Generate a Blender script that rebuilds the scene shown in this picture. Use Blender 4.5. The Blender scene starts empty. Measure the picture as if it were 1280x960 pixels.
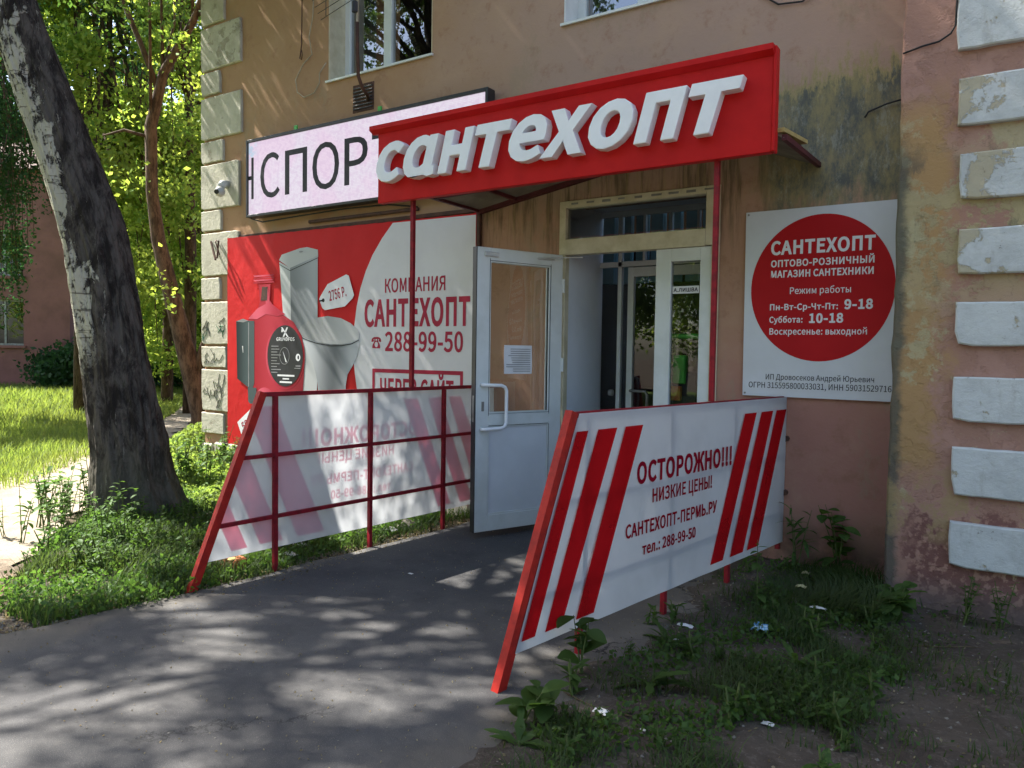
import bpy, bmesh, math, random
import numpy as np
from mathutils import Vector, Matrix, noise
from mathutils.geometry import tessellate_polygon

# ------------------------------------------------------------------ camera, sky, sun, exposure
sc = bpy.context.scene
COL = sc.collection
YAW, PITCH, ROLL = 0.572, 0.0405, 0.0146
fw = Vector((-math.sin(YAW)*math.cos(PITCH), math.cos(YAW)*math.cos(PITCH), -math.sin(PITCH)))
rt = Vector((math.cos(YAW), math.sin(YAW), 0)); up = rt.cross(fw)
r2 = rt*math.cos(ROLL)+up*math.sin(ROLL); u2 = -rt*math.sin(ROLL)+up*math.cos(ROLL)
camd = bpy.data.cameras.new('camera'); camd.sensor_width = 36; camd.lens = 925/1280*36
camd.clip_start = 0.05; camd.clip_end = 2000
cam = bpy.data.objects.new('camera', camd); COL.objects.link(cam)
M = Matrix((r2, u2, -fw)).transposed().to_4x4(); M.translation = Vector((0, 0, 1.55))
cam.matrix_world = M
sc.camera = cam

SUN_EL, SUN_OFF = math.radians(50), math.radians(9)      # toward the left of the facade, a little in front of it
SUN = Vector((-math.cos(SUN_EL)*math.cos(SUN_OFF), -math.cos(SUN_EL)*math.sin(SUN_OFF), math.sin(SUN_EL)))
w = bpy.data.worlds.new('World'); sc.world = w; w.use_nodes = True
wt = w.node_tree; bg = wt.nodes['Background']
sky = wt.nodes.new('ShaderNodeTexSky'); sky.sky_type = 'NISHITA'; sky.sun_disc = False
sky.sun_elevation = SUN_EL; sky.sun_rotation = math.atan2(SUN.x, SUN.y)
sky.air_density = 1.0; sky.dust_density = 2.0; sky.ozone_density = 1.0
wt.links.new(sky.outputs[0], bg.inputs[0]); bg.inputs[1].default_value = 0.085
sl = bpy.data.lights.new('sun', 'SUN'); sl.energy = 5.0; sl.angle = math.radians(0.53); sl.color = (1, .95, .87)
so = bpy.data.objects.new('sun', sl); COL.objects.link(so)
so.rotation_euler = (-SUN).to_track_quat('-Z', 'Y').to_euler()
sc.view_settings.view_transform = 'Standard'; sc.view_settings.look = 'None'
sc.view_settings.exposure = 2.22; sc.view_settings.gamma = 1
sc.cycles.max_bounces = 8; sc.cycles.transparent_max_bounces = 12; sc.cycles.diffuse_bounces = 4

# ------------------------------------------------------------------ node helper and materials
class NT:
    def __init__(s, name):
        s.m = bpy.data.materials.new(name); s.m.use_nodes = True
        s.t = s.m.node_tree; s.b = s.t.nodes['Principled BSDF']; s.out = s.t.nodes['Material Output']
        s.geo = s.t.nodes.new('ShaderNodeNewGeometry'); s.P = s.geo.outputs['Position']
    def new(s, k): return s.t.nodes.new('ShaderNode'+k)
    def put(s, sock, v):
        if isinstance(v, bpy.types.NodeSocket): s.t.links.new(v, sock)
        elif v is not None:
            if isinstance(v, (tuple, list)) and len(v) == 3 and sock.type == 'RGBA': v = (*v, 1)
            sock.default_value = v
    def noise(s, vec=None, scale=5, detail=4, rough=.55, dist=0, col=False):
        n = s.new('TexNoise'); s.put(n.inputs['Vector'], vec or s.P); n.inputs['Scale'].default_value = scale
        n.inputs['Detail'].default_value = detail; n.inputs['Roughness'].default_value = rough
        n.inputs['Distortion'].default_value = dist
        return n.outputs['Color' if col else 'Fac']
    def vor(s, vec=None, scale=5, feat='F1', out='Distance'):
        n = s.new('TexVoronoi'); n.feature = feat; s.put(n.inputs['Vector'], vec or s.P); n.inputs['Scale'].default_value = scale
        return n.outputs[out]
    def map(s, sc_=(1, 1, 1), vec=None, loc=(0, 0, 0), rot=(0, 0, 0)):
        n = s.new('Mapping'); s.put(n.inputs[0], vec or s.P); n.inputs['Scale'].default_value = sc_
        n.inputs['Location'].default_value = loc; n.inputs['Rotation'].default_value = rot
        return n.outputs[0]
    def ma(s, op, a, b=None, clamp=False):
        n = s.new('Math'); n.operation = op; n.use_clamp = clamp; s.put(n.inputs[0], a)
        if b is not None: s.put(n.inputs[1], b)
        return n.outputs[0]
    def ss(s, v, a, b, lo=0., hi=1.):
        n = s.new('MapRange'); n.interpolation_type = 'SMOOTHSTEP'; s.put(n.inputs[0], v)
        if a > b: a, b, lo, hi = b, a, hi, lo
        n.inputs[1].default_value = a; n.inputs[2].default_value = b; n.inputs[3].default_value = lo; n.inputs[4].default_value = hi
        return n.outputs[0]
    def mul(s, *a):
        r = a[0]
        for x in a[1:]: r = s.ma('MULTIPLY', r, x)
        return r
    def mx(s, f, a, b, mode='MIX'):
        n = s.new('Mix'); n.data_type = 'RGBA'; n.blend_type = mode
        s.put(n.inputs[0], f); s.put(n.inputs[6], a); s.put(n.inputs[7], b); return n.outputs[2]
    def xyz(s, vec=None):
        n = s.new('SeparateXYZ'); s.put(n.inputs[0], vec or s.P); return n.outputs
    def bump(s, h, strength=.4, dist=.01):
        n = s.new('Bump'); s.put(n.inputs['Height'], h); n.inputs['Strength'].default_value = strength
        n.inputs['Distance'].default_value = dist
        s.put(s.b.inputs['Normal'], n.outputs[0]); return n.outputs[0]
    def fin(s, col, rough=.8, spec=.3, metal=0):
        s.put(s.b.inputs['Base Color'], col); s.put(s.b.inputs['Roughness'], rough)
        s.b.inputs['Specular IOR Level'].default_value = spec; s.b.inputs['Metallic'].default_value = metal
        return s.m

def simple(name, c1, c2=None, scale=6, rough=.6, spec=.3, bump=.15, bscale=60, bdist=.002, metal=0):
    n = NT(name); c2 = c2 or tuple(x*.75 for x in c1)
    f = n.ss(n.noise(scale=scale, detail=6, rough=.65), .35, .68)
    c = n.mx(f, c1, c2)
    n.bump(n.noise(scale=bscale, detail=3), bump, bdist)
    return n.fin(c, rough, spec, metal)

MAT = {}
MAT['red_paint'] = simple('red_paint', (.50, .012, .012), (.42, .009, .010), 3, .5, .12, .08, 30)
MAT['red_metal'] = simple('red_metal', (.27, .013, .022), (.15, .011, .016), 16, .55, .2, .4, 40, .003)
MAT['bright_red_metal'] = simple('bright_red_metal', (.42, .022, .014), (.27, .016, .012), 14, .55, .2, .4, 40, .003)
MAT['white_acrylic'] = simple('white_acrylic', (.80, .81, .83), (.74, .75, .77), 4, .4, .4, .03, 20)
MAT['white_pvc'] = simple('white_pvc', (.66, .69, .68), (.57, .60, .58), 3, .38, .45, .05, 20)
MAT['yellowed_pvc'] = simple('yellowed_pvc', (.60, .55, .40), (.46, .41, .27), 5, .45, .4, .1, 30)
MAT['sign_white'] = simple('sign_white', (.58, .60, .64), (.53, .55, .58), 1.6, .35, .4, .05, 9, .004)
MAT['banner_white'] = simple('banner_white', (.62, .61, .62), (.57, .56, .57), 1.5, .5, .2, .5, 3, .02)
MAT['banner_red'] = simple('banner_red', (.52, .014, .016), (.46, .012, .014), 1.3, .55, .12, .5, 3, .02)
MAT['sign_red'] = simple('sign_red', (.44, .012, .016), (.39, .010, .014), 1.3, .5, .12, .05, 9)
MAT['print_crimson'] = simple('print_crimson', (.36, .02, .05), (.32, .015, .04), 5, .55, .2, .02, 9)
MAT['print_white'] = simple('print_white', (.72, .72, .74), (.66, .66, .68), 5, .5, .2, .02, 9)
MAT['print_black'] = simple('print_black', (.03, .03, .035), (.02, .02, .022), 5, .5, .2, .02, 9)
MAT['print_grey'] = simple('print_grey', (.25, .25, .27), (.2, .2, .2), 5, .5, .2, .02, 9)
MAT['black_metal'] = simple('black_metal', (.025, .025, .028), (.018, .018, .02), 5, .45, .4, .1, 30)
MAT['rust_metal'] = simple('rust_metal', (.06, .035, .028), (.10, .05, .035), 14, .8, .2, .4, 60, .004)
MAT['grey_metal'] = simple('grey_metal', (.30, .30, .29), (.20, .19, .17), 8, .5, .4, .2, 50, .003, .4)
MAT['ply_grey'] = simple('ply_grey', (.22, .20, .17), (.14, .12, .10), 3, .85, .2, .3, 30, .004)
MAT['dark_red_trim'] = simple('dark_red_trim', (.10, .02, .025), (.06, .015, .02), 8, .6, .3, .2, 30)
MAT['yellow_wood'] = simple('yellow_wood', (.45, .36, .14), (.33, .25, .1), 14, .85, .2, .5, 60, .004)
MAT['camera_white'] = simple('camera_white', (.6, .6, .58), None, 6, .35, .4, .02)
MAT['cable_white'] = simple('cable_white', (.38, .33, .24), None, 20, .6, .3, .1)
MAT['cable_black'] = simple('cable_black', (.02, .02, .02), None, 20, .6, .3, .1)
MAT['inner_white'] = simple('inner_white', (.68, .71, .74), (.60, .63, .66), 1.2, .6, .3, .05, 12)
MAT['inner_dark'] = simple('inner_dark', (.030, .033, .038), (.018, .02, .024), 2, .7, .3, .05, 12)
MAT['teal'] = simple('teal', (.22, .50, .60), (.15, .36, .45), 2, .5, .4, .05, 12)
MAT['green_plastic'] = simple('green_plastic', (.07, .40, .06), None, 6, .4, .4, .05)
MAT['yellow_card'] = simple('yellow_card', (.45, .33, .06), (.4, .08, .04), 22, .7, .2, .05)
MAT['litter_white'] = simple('litter_white', (.62, .61, .58), (.48, .47, .44), 20, .7, .3, .3, 60, .003)
MAT['litter_yellow'] = simple('litter_yellow', (.45, .42, .22), None, 20, .8, .2, .3)
MAT['brick_orange'] = simple('brick_orange', (.36, .12, .05), (.24, .08, .04), 14, .9, .2, .6, 60, .006)
MAT['stem_green'] = simple('stem_green', (.10, .13, .04), (.07, .09, .03), 14, .7, .2, .1)
MAT['twig'] = simple('twig', (.12, .09, .055), (.07, .05, .03), 30, .9, .1, .4)
MAT['stone'] = simple('stone', (.24, .22, .19), (.15, .14, .12), 18, .9, .2, .5, 60, .006)
MAT['curtain'] = simple('curtain', (.30, .33, .30), (.22, .25, .23), 3, .9, .1, .3, 12, .02)

def glassm(name, tint, refl):
    n = NT(name); n.t.nodes.remove(n.b)
    tr = n.new('BsdfTransparent'); tr.inputs[0].default_value = (*tint, 1)
    gl = n.new('BsdfGlossy'); gl.inputs['Roughness'].default_value = .012; gl.inputs[0].default_value = (.95, .97, 1, 1)
    bp = n.new('Bump'); n.put(bp.inputs['Height'], n.noise(scale=1.8, detail=1)); bp.inputs['Strength'].default_value = .12; bp.inputs['Distance'].default_value = .02
    n.put(gl.inputs['Normal'], bp.outputs[0])
    fr = n.new('LayerWeight'); fr.inputs[0].default_value = refl
    f = n.ma('ADD', fr.outputs['Fresnel'], .03)
    mix = n.new('MixShader'); n.put(mix.inputs[0], f); n.put(mix.inputs[1], tr.outputs[0]); n.put(mix.inputs[2], gl.outputs[0])
    n.put(n.out.inputs[0], mix.outputs[0]); return n.m
MAT['glass'] = glassm('window_glass', (.72, .76, .74), .62)
MAT['door_glass'] = glassm('door_glass', (.86, .88, .86), .3)

def leafm(name, c1, c2, tr, spec=.25, shaded=None):
    n = NT(name); n.t.nodes.remove(n.b)
    a = n.new('Attribute'); a.attribute_name = 'rnd'
    c = n.mx(a.outputs['Fac'], c1, c2)
    c = n.mx(n.ss(n.noise(scale=.8, detail=2), .4, .62), c, tuple(x*.65 for x in c2))
    d = n.new('BsdfDiffuse'); n.put(d.inputs[0], c)
    t = n.new('BsdfTranslucent'); n.put(t.inputs[0], n.mx(1., c, tr, 'MULTIPLY'))
    g = n.new('BsdfGlossy'); g.inputs['Roughness'].default_value = .55; g.inputs[0].default_value = (.6, .7, .6, 1)
    m1 = n.new('MixShader'); m1.inputs[0].default_value = .5; n.put(m1.inputs[1], d.outputs[0]); n.put(m1.inputs[2], t.outputs[0])
    m2 = n.new('MixShader'); m2.inputs[0].default_value = spec*.09; n.put(m2.inputs[1], m1.outputs[0]); n.put(m2.inputs[2], g.outputs[0])
    n.put(n.out.inputs[0], m2.outputs[0]); return n.m
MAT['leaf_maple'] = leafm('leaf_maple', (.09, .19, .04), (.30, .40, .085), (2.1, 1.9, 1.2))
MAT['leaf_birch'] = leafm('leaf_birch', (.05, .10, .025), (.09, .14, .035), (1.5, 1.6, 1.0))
MAT['leaf_dark'] = leafm('leaf_dark', (.03, .07, .03), (.05, .10, .035), (.8, 1.1, .8))  # deep green, also carrying the shade of twigs and shrubs in its colour
MAT['leaf_weed'] = leafm('leaf_weed', (.045, .095, .022), (.085, .15, .035), (1.6, 1.7, 1.0))
MAT['leaf_sun'] = leafm('leaf_sun', (.12, .19, .05), (.20, .27, .08), (1.8, 1.8, 1.0))  # lighter leaf green with the corner's sunlight put into the colour
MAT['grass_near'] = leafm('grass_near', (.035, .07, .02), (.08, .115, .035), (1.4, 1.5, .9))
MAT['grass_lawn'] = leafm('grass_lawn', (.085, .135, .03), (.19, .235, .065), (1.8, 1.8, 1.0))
MAT['dry_litter'] = leafm('dry_litter', (.16, .12, .07), (.34, .30, .20), (1, .9, .7))

# facade plaster: tan on the left, pinker to the right and below, orange under the canopy; black mould and run-off streaks
def plaster():
    n = NT('facade_plaster'); o = n.xyz(); X, Z = o[0], o[2]
    big = n.noise(scale=.7, detail=5, rough=.6); mid = n.noise(scale=3.2, detail=6, rough=.65)
    xj = n.ma('ADD', X, n.ma('MULTIPLY', n.ma('SUBTRACT', big, .5), 3.2))
    c = n.mx(n.ss(xj, -5.6, -3.2), (.36, .22, .13), (.375, .258, .202))
    c = n.mx(n.ss(Z, 3.4, 2.4, 0, .7), c, (.375, .20, .125))
    c = n.mx(n.mul(n.ss(Z, 1.9, 1.1), n.ss(X, -2.2, -1.6)), c, (.36, .185, .145))
    c = n.mx(n.ss(mid, .45, .75, 0, .35), c, (.44, .30, .20))
    c = n.mx(n.ss(n.noise(scale=5, detail=8, rough=.75), .52, .70, 0, .55), c, (.26, .14, .09))
    c = n.mx(n.mul(n.ss(n.noise(vec=n.map((1, 1, .5), loc=(5, 0, 2)), scale=1.5, detail=9, rough=.78), .54, .60), .45), c, (.30, .23, .16))
    streak = n.noise(vec=n.map((7, 7, .55)), scale=1.6, detail=7, rough=.7)
    fine = n.noise(vec=n.map((30, 30, 1.6)), scale=1.3, detail=5, rough=.7)
    # run-off from the canopy
    zj = n.ma('ADD', Z, n.ma('MULTIPLY', n.ma('SUBTRACT', streak, .5), 1.3))
    under = n.mul(n.ss(zj, 2.35, 3.0), n.ss(Z, 3.9, 3.2), n.ss(X, -4.5, -4.0), n.ss(X, -.9, -1.3))
    c = n.mx(n.mul(under, n.ss(streak, .44, .62, 0, .8)), c, (.10, .078, .045))
    c = n.mx(n.mul(under, n.ss(fine, .5, .66, 0, .5)), c, (.34, .25, .12))
    # big mould field right of the sign
    edge = n.ma('ADD', Z, n.ma('MULTIPLY', n.ma('SUBTRACT', n.noise(vec=n.map((3, 3, 1)), scale=2.4, detail=9, rough=.78), .5), 1.3))
    top = n.ss(edge, 3.60, 3.50); side = n.ss(n.ma('ADD', X, n.ma('MULTIPLY', n.ma('SUBTRACT', mid, .5), .6)), -1.62, -1.32)
    low = n.ss(edge, 2.5, 2.85)
    c = n.mx(n.mul(n.ss(edge, 3.74, 3.56), side, low), c, (.30, .25, .12))
    mould = n.mul(top, side, low)
    c = n.mx(n.mul(mould, n.ss(n.noise(vec=n.map((3, 3, 1.2)), scale=2, detail=10, rough=.82), .38, .62, .95, .2)), c, (.085, .095, .092))
    c = n.mx(n.mul(mould, n.ss(n.noise(vec=n.map((2, 2, .8)), scale=7, detail=8, rough=.8), .52, .64, 0, .6)), c, (.30, .30, .24))
    # darker band above ground, small holes
    c = n.mx(n.mul(n.ss(Z, .5, 0.05), n.ss(mid, .35, .6)), c, (.16, .10, .075))
    c = n.mx(n.ss(n.vor(scale=1.7), .035, .02, 0, .85), c, (.06, .035, .03))
    h = n.ma('ADD', n.ma('MULTIPLY', mid, 1.), n.ma('MULTIPLY', n.noise(scale=40, detail=5), .25))
    n.bump(h, .55, .012)
    return n.fin(c, .93, .15)
MAT['plaster'] = plaster()

def peeling(name='risalit_plaster'):
    n = NT(name); o = n.xyz(); X, Z = o[0], o[2]
    big = n.noise(scale=1.1, detail=5, rough=.6); mid = n.noise(scale=4.5, detail=7, rough=.7)
    c = n.mx(n.ss(mid, .4, .66), (.33, .19, .145), (.38, .225, .18))
    xj = n.ma('ADD', X, n.ma('MULTIPLY', n.ma('SUBTRACT', mid, .5), .55))
    band = n.mul(n.ss(xj, -.20, -.34), n.ss(n.ma('ADD', Z, n.ma('MULTIPLY', mid, .5)), 3.6, 3.2), n.ss(n.ma('ADD', Z, n.ma('MULTIPLY', mid, .6)), 1.0, 1.25))
    c = n.mx(n.mul(band, .9), c, (.37, .235, .105))
    c = n.mx(n.mul(n.ss(Z, 3.0, 2.6), n.ss(Z, 1.6, 2.3), n.ss(mid, .44, .52)), c, (.36, .30, .17))
    c = n.mx(n.mul(n.ss(n.noise(vec=n.map((1, 1, 1), loc=(3, 1, 7)), scale=2.3, detail=8, rough=.72), .55, .60), n.ss(Z, 3.3, 2.9), .8), c, (.40, .36, .22))
    # grey mould edge along the inner corner
    e = n.ma('ADD', X, n.ma('MULTIPLY', n.ma('SUBTRACT', mid, .5), .16))
    c = n.mx(n.mul(n.ss(e, -.44, -.50), n.ss(Z, 3.1, 2.7), .85), c, (.085, .09, .075))
    c = n.mx(n.mul(n.ss(n.noise(vec=n.map((3, 3, 1)), scale=2, detail=8, rough=.75), .54, .68), n.ss(Z, 3.0, 2.7), n.ss(Z, 1.9, 2.2), .8), c, (.09, .09, .075))
    # dark red patch near the ground, darker foot
    d = n.ma('ADD', Z, n.ma('MULTIPLY', n.ma('SUBTRACT', mid, .5), .9))
    c = n.mx(n.mul(n.ss(d, .62, .52), n.ss(xj, -.46, -.38), n.ss(n.noise(scale=22, detail=5), .40, .5)), c, (.19, .095, .08))
    c = n.mx(n.mul(n.ss(Z, 1.05, .7), n.ss(mid, .52, .6), n.ss(Z, .3, .5), .7), c, (.30, .23, .11))
    c = n.mx(n.ss(Z, .22, -.02, 0, .8), c, (.15, .12, .11))
    cr = n.vor(vec=n.mx(.35, n.P, n.noise(scale=3, detail=8, rough=.7, col=True)), scale=3.1, feat='DISTANCE_TO_EDGE')
    c = n.mx(n.mul(n.ss(cr, .010, .0), n.ss(mid, .5, .56), n.ss(Z, 1.6, 2.0), .45), c, (.12, .10, .08))
    st = n.ss(mid, .47, .53)
    n.bump(n.ma('ADD', n.ma('MULTIPLY', st, .6), n.noise(scale=30, detail=6, rough=.7)), .6, .012)
    return n.fin(c, .93, .15)
MAT['peeling'] = peeling()

def quoin_mat(name, c1, c2, stain, amt, scale=4, zoned=False):
    n = NT(name)
    rnd = n.new('ObjectInfo').outputs['Random']
    v = n.new('VectorMath'); v.operation = 'ADD'; n.put(v.inputs[0], n.P); cc = n.new('CombineXYZ')
    n.put(cc.inputs[0], n.ma('MULTIPLY', rnd, 37.)); n.put(cc.inputs[2], n.ma('MULTIPLY', rnd, 91.)); n.put(v.inputs[1], cc.outputs[0]); p = v.outputs[0]
    c = n.mx(n.ss(n.noise(vec=p, scale=scale, detail=6, rough=.7), .4, .65), c1, c2)
    pe = n.noise(vec=p, scale=3, detail=8, rough=.72)
    th = n.ma('ADD', pe, n.ma('MULTIPLY', rnd, .10))
    if zoned:       # the blocks level with the old damp patch have lost most of their paint at the left end
        o = n.xyz(); zn = n.mul(n.ss(o[2], 1.75, 2.1), n.ss(o[2], 3.5, 3.3), n.ss(o[0], .10, -.12))
        th = n.ma('ADD', th, n.ma('MULTIPLY', zn, .14))
    f = n.ss(th, amt, amt+.03)
    c = n.mx(n.ma('MULTIPLY', f, .8), c, stain)
    c = n.mx(n.ss(n.noise(vec=p, scale=16, detail=7, rough=.75), .645, .68, 0, .75), c, (.15, .13, .10))
    c = n.mx(n.ss(n.noise(vec=n.map((3, 3, .6), vec=p), scale=4, detail=8, rough=.75), .52, .75, 0, .5), c, (.27, .26, .23))
    n.bump(n.ma('ADD', n.ma('MULTIPLY', f, -.6), n.noise(vec=p, scale=22, detail=7, rough=.7)), .8, .01)
    return n.fin(c, .85, .2)
MAT['quoin_left'] = quoin_mat('quoin_whitewash', (.46, .44, .36), (.38, .36, .29), (.29, .26, .20), .655)
MAT['quoin_right'] = quoin_mat('quoin_blue_white', (.52, .55, .545), (.44, .465, .46), (.38, .33, .21), .62, 4, True)
MAT['scribble'] = simple('scribble', (.16, .15, .13), None, 10, .9, .1)
MAT['scribble_green'] = simple('scribble_green', (.05, .20, .12), None, 10, .9, .1)

def asphalt():
    n = NT('asphalt'); o = n.xyz(); X, Y = o[0], o[1]
    c = n.mx(n.ss(n.noise(scale=1.4, detail=6, rough=.65), .35, .68), (.054, .054, .056), (.080, .078, .076))
    c = n.mx(n.ss(n.noise(scale=260, detail=2), .56, .70, 0, .6), c, (.22, .21, .19))
    c = n.mx(n.ss(n.noise(scale=170, detail=2), .40, .30, 0, .6), c, (.035, .035, .035))
    c = n.mx(n.ss(n.noise(scale=.9, detail=8, rough=.72), .50, .56, 0, .35), c, (.045, .044, .045))
    c = n.mx(n.ss(n.noise(scale=13, detail=8, rough=.8), .56, .70, 0, .6), c, (.13, .122, .11))
    ck = n.vor(vec=n.mx(.45, n.P, n.noise(scale=2.2, detail=9, rough=.72, col=True)), scale=.8, feat='DISTANCE_TO_EDGE')
    c = n.mx(n.mul(n.ss(ck, .006, .001), n.ss(n.noise(scale=.9, detail=3), .5, .6), .8), c, (.022, .022, .022))
    # dusty, sandy right and left margins
    mid = n.noise(scale=3, detail=5)
    dust = n.ma('MAXIMUM', n.ss(n.ma('ADD', X, n.ma('MULTIPLY', mid, .7)), -1.65, -1.2), n.ss(n.ma('ADD', X, n.ma('MULTIPLY', mid, -.5)), -4.25, -4.5))
    c = n.mx(n.mul(dust, .55), c, (.15, .13, .10))
    cr = n.vor(vec=n.mx(.3, n.P, n.noise(scale=4, detail=7, rough=.7, col=True)), scale=3.4, feat='DISTANCE_TO_EDGE')
    crm = n.mul(n.ss(cr, .03, .004), n.ss(n.noise(scale=2.5, detail=3), .46, .56), n.ss(X, -2.0, -1.7), n.ss(Y, 2.9, 3.5))
    c = n.mx(n.mul(crm, .85), c, (.02, .02, .02))
    h = n.ma('SUBTRACT', n.ma('ADD', n.noise(scale=220, detail=3), n.ma('MULTIPLY', n.noise(scale=9, detail=4), 2.)), n.ma('MULTIPLY', crm, 3.))
    n.bump(h, .7, .004)
    return n.fin(c, .88, .25)
MAT['asphalt'] = asphalt()
def soil(name, a, b, c3):
    n = NT(name)
    c = n.mx(n.ss(n.noise(scale=1.8, detail=7, rough=.7), .38, .62), a, b)
    c = n.mx(n.ss(n.noise(scale=28, detail=6, rough=.7), .5, .68, 0, .7), c, c3)
    c = n.mx(n.ss(n.vor(scale=48), .16, .08, 0, .45), c, tuple(x*1.7 for x in c3))
    n.bump(n.ma('ADD', n.noise(scale=14, detail=8, rough=.7), n.ma('MULTIPLY', n.noise(scale=90, detail=4), .4)), .9, .03)
    return n.fin(c, .96, .1)
MAT['soil'] = soil('soil', (.085, .065, .048), (.12, .095, .07), (.055, .045, .032))
MAT['soil_patch'] = soil('soil_patch', (.07, .056, .045), (.10, .084, .066), (.15, .13, .105))
MAT['lawn_ground'] = soil('lawn_ground', (.08, .12, .025), (.12, .17, .035), (.05, .06, .02))
def path_mat():
    n = NT('path_sand'); o = n.xyz()
    c = n.mx(n.ss(n.noise(scale=1.8, detail=7, rough=.7), .38, .62), (.25, .21, .16), (.34, .295, .23))
    c = n.mx(n.ss(n.noise(scale=28, detail=6, rough=.7), .5, .68, 0, .7), c, (.30, .24, .17))
    s_ = n.mx(n.ss(n.noise(scale=8, detail=7, rough=.7), .4, .62), (.085, .065, .048), (.16, .125, .09))
    e = n.ma('ADD', n.ma('ADD', o[0], n.ma('MULTIPLY', o[1], -.35)), n.ma('MULTIPLY', n.noise(scale=1.6, detail=7, rough=.7), 1.6))
    c = n.mx(n.ss(e, -6.5, -5.9), c, s_)
    n.bump(n.ma('ADD', n.noise(scale=14, detail=8, rough=.7), n.ma('MULTIPLY', n.noise(scale=90, detail=4), .4)), .9, .03)
    return n.fin(c, .96, .1)
MAT['path_sand'] = path_mat()

def bark():
    n = NT('birch_bark'); o = n.xyz(); X, Z = o[0], o[2]
    v = n.map((1, 1, .35)); r = n.noise(vec=v, scale=9, detail=8, rough=.75, dist=.4)
    c = n.mx(n.ss(r, .40, .62), (.026, .022, .020), (.115, .102, .09))
    patch = n.noise(vec=n.map((2.0, 2.0, 1.1)), scale=2.1, detail=7, rough=.7, dist=.6)
    # white bark remains on the upper left flank, in ragged plates
    across = n.ma('ADD', n.ma('MULTIPLY', X, .84), n.ma('MULTIPLY', o[1], .54))
    axis = n.ma('ADD', n.ma('MULTIPLY', Z, -.06), n.ma('ADD', n.ma('MULTIPLY', n.ma('MULTIPLY', Z, Z), -.026), -3.56))
    dd = n.ma('ADD', n.ma('SUBTRACT', across, axis), n.ma('MULTIPLY', n.ma('SUBTRACT', patch, .5), 1.3))
    side = n.ss(dd, .03, -.01); hgt = n.ss(n.ma('ADD', Z, n.ma('MULTIPLY', n.ma('SUBTRACT', patch, .5), 2.5)), 1.3, 1.7)
    fl_ = n.ss(n.noise(vec=n.map((6, 6, 3)), scale=3, detail=7, rough=.75), .60, .54)
    white = n.mul(side, hgt, fl_)
    lent = n.ss(n.noise(vec=n.map((2, 2, 16)), scale=2.2, detail=4), .60, .66)
    wc = n.mx(n.mul(lent, .8), (.46, .44, .37), (.10, .085, .07))
    c = n.mx(white, c, wc)
    c = n.mx(n.mul(n.ss(n.noise(vec=n.map((3, 3, .5)), scale=4, detail=8, rough=.8), .60, .64), .55), c, (.30, .28, .24))
    c = n.mx(n.mul(n.ss(Z, .8, .1), .45), c, (.12, .12, .085))
    n.bump(n.ma('ADD', r, n.ma('MULTIPLY', white, .4)), 1., .05)
    return n.fin(c, .93, .12)
MAT['birch_bark'] = bark()
def bark2():
    n = NT('brown_bark'); r = n.noise(vec=n.map((1, 1, .3)), scale=12, detail=8, rough=.75)
    c = n.mx(n.ss(r, .38, .62), (.05, .033, .025), (.15, .10, .075))
    n.bump(r, 1., .02); return n.fin(c, .93, .12)
MAT['brown_bark'] = bark2()


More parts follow.
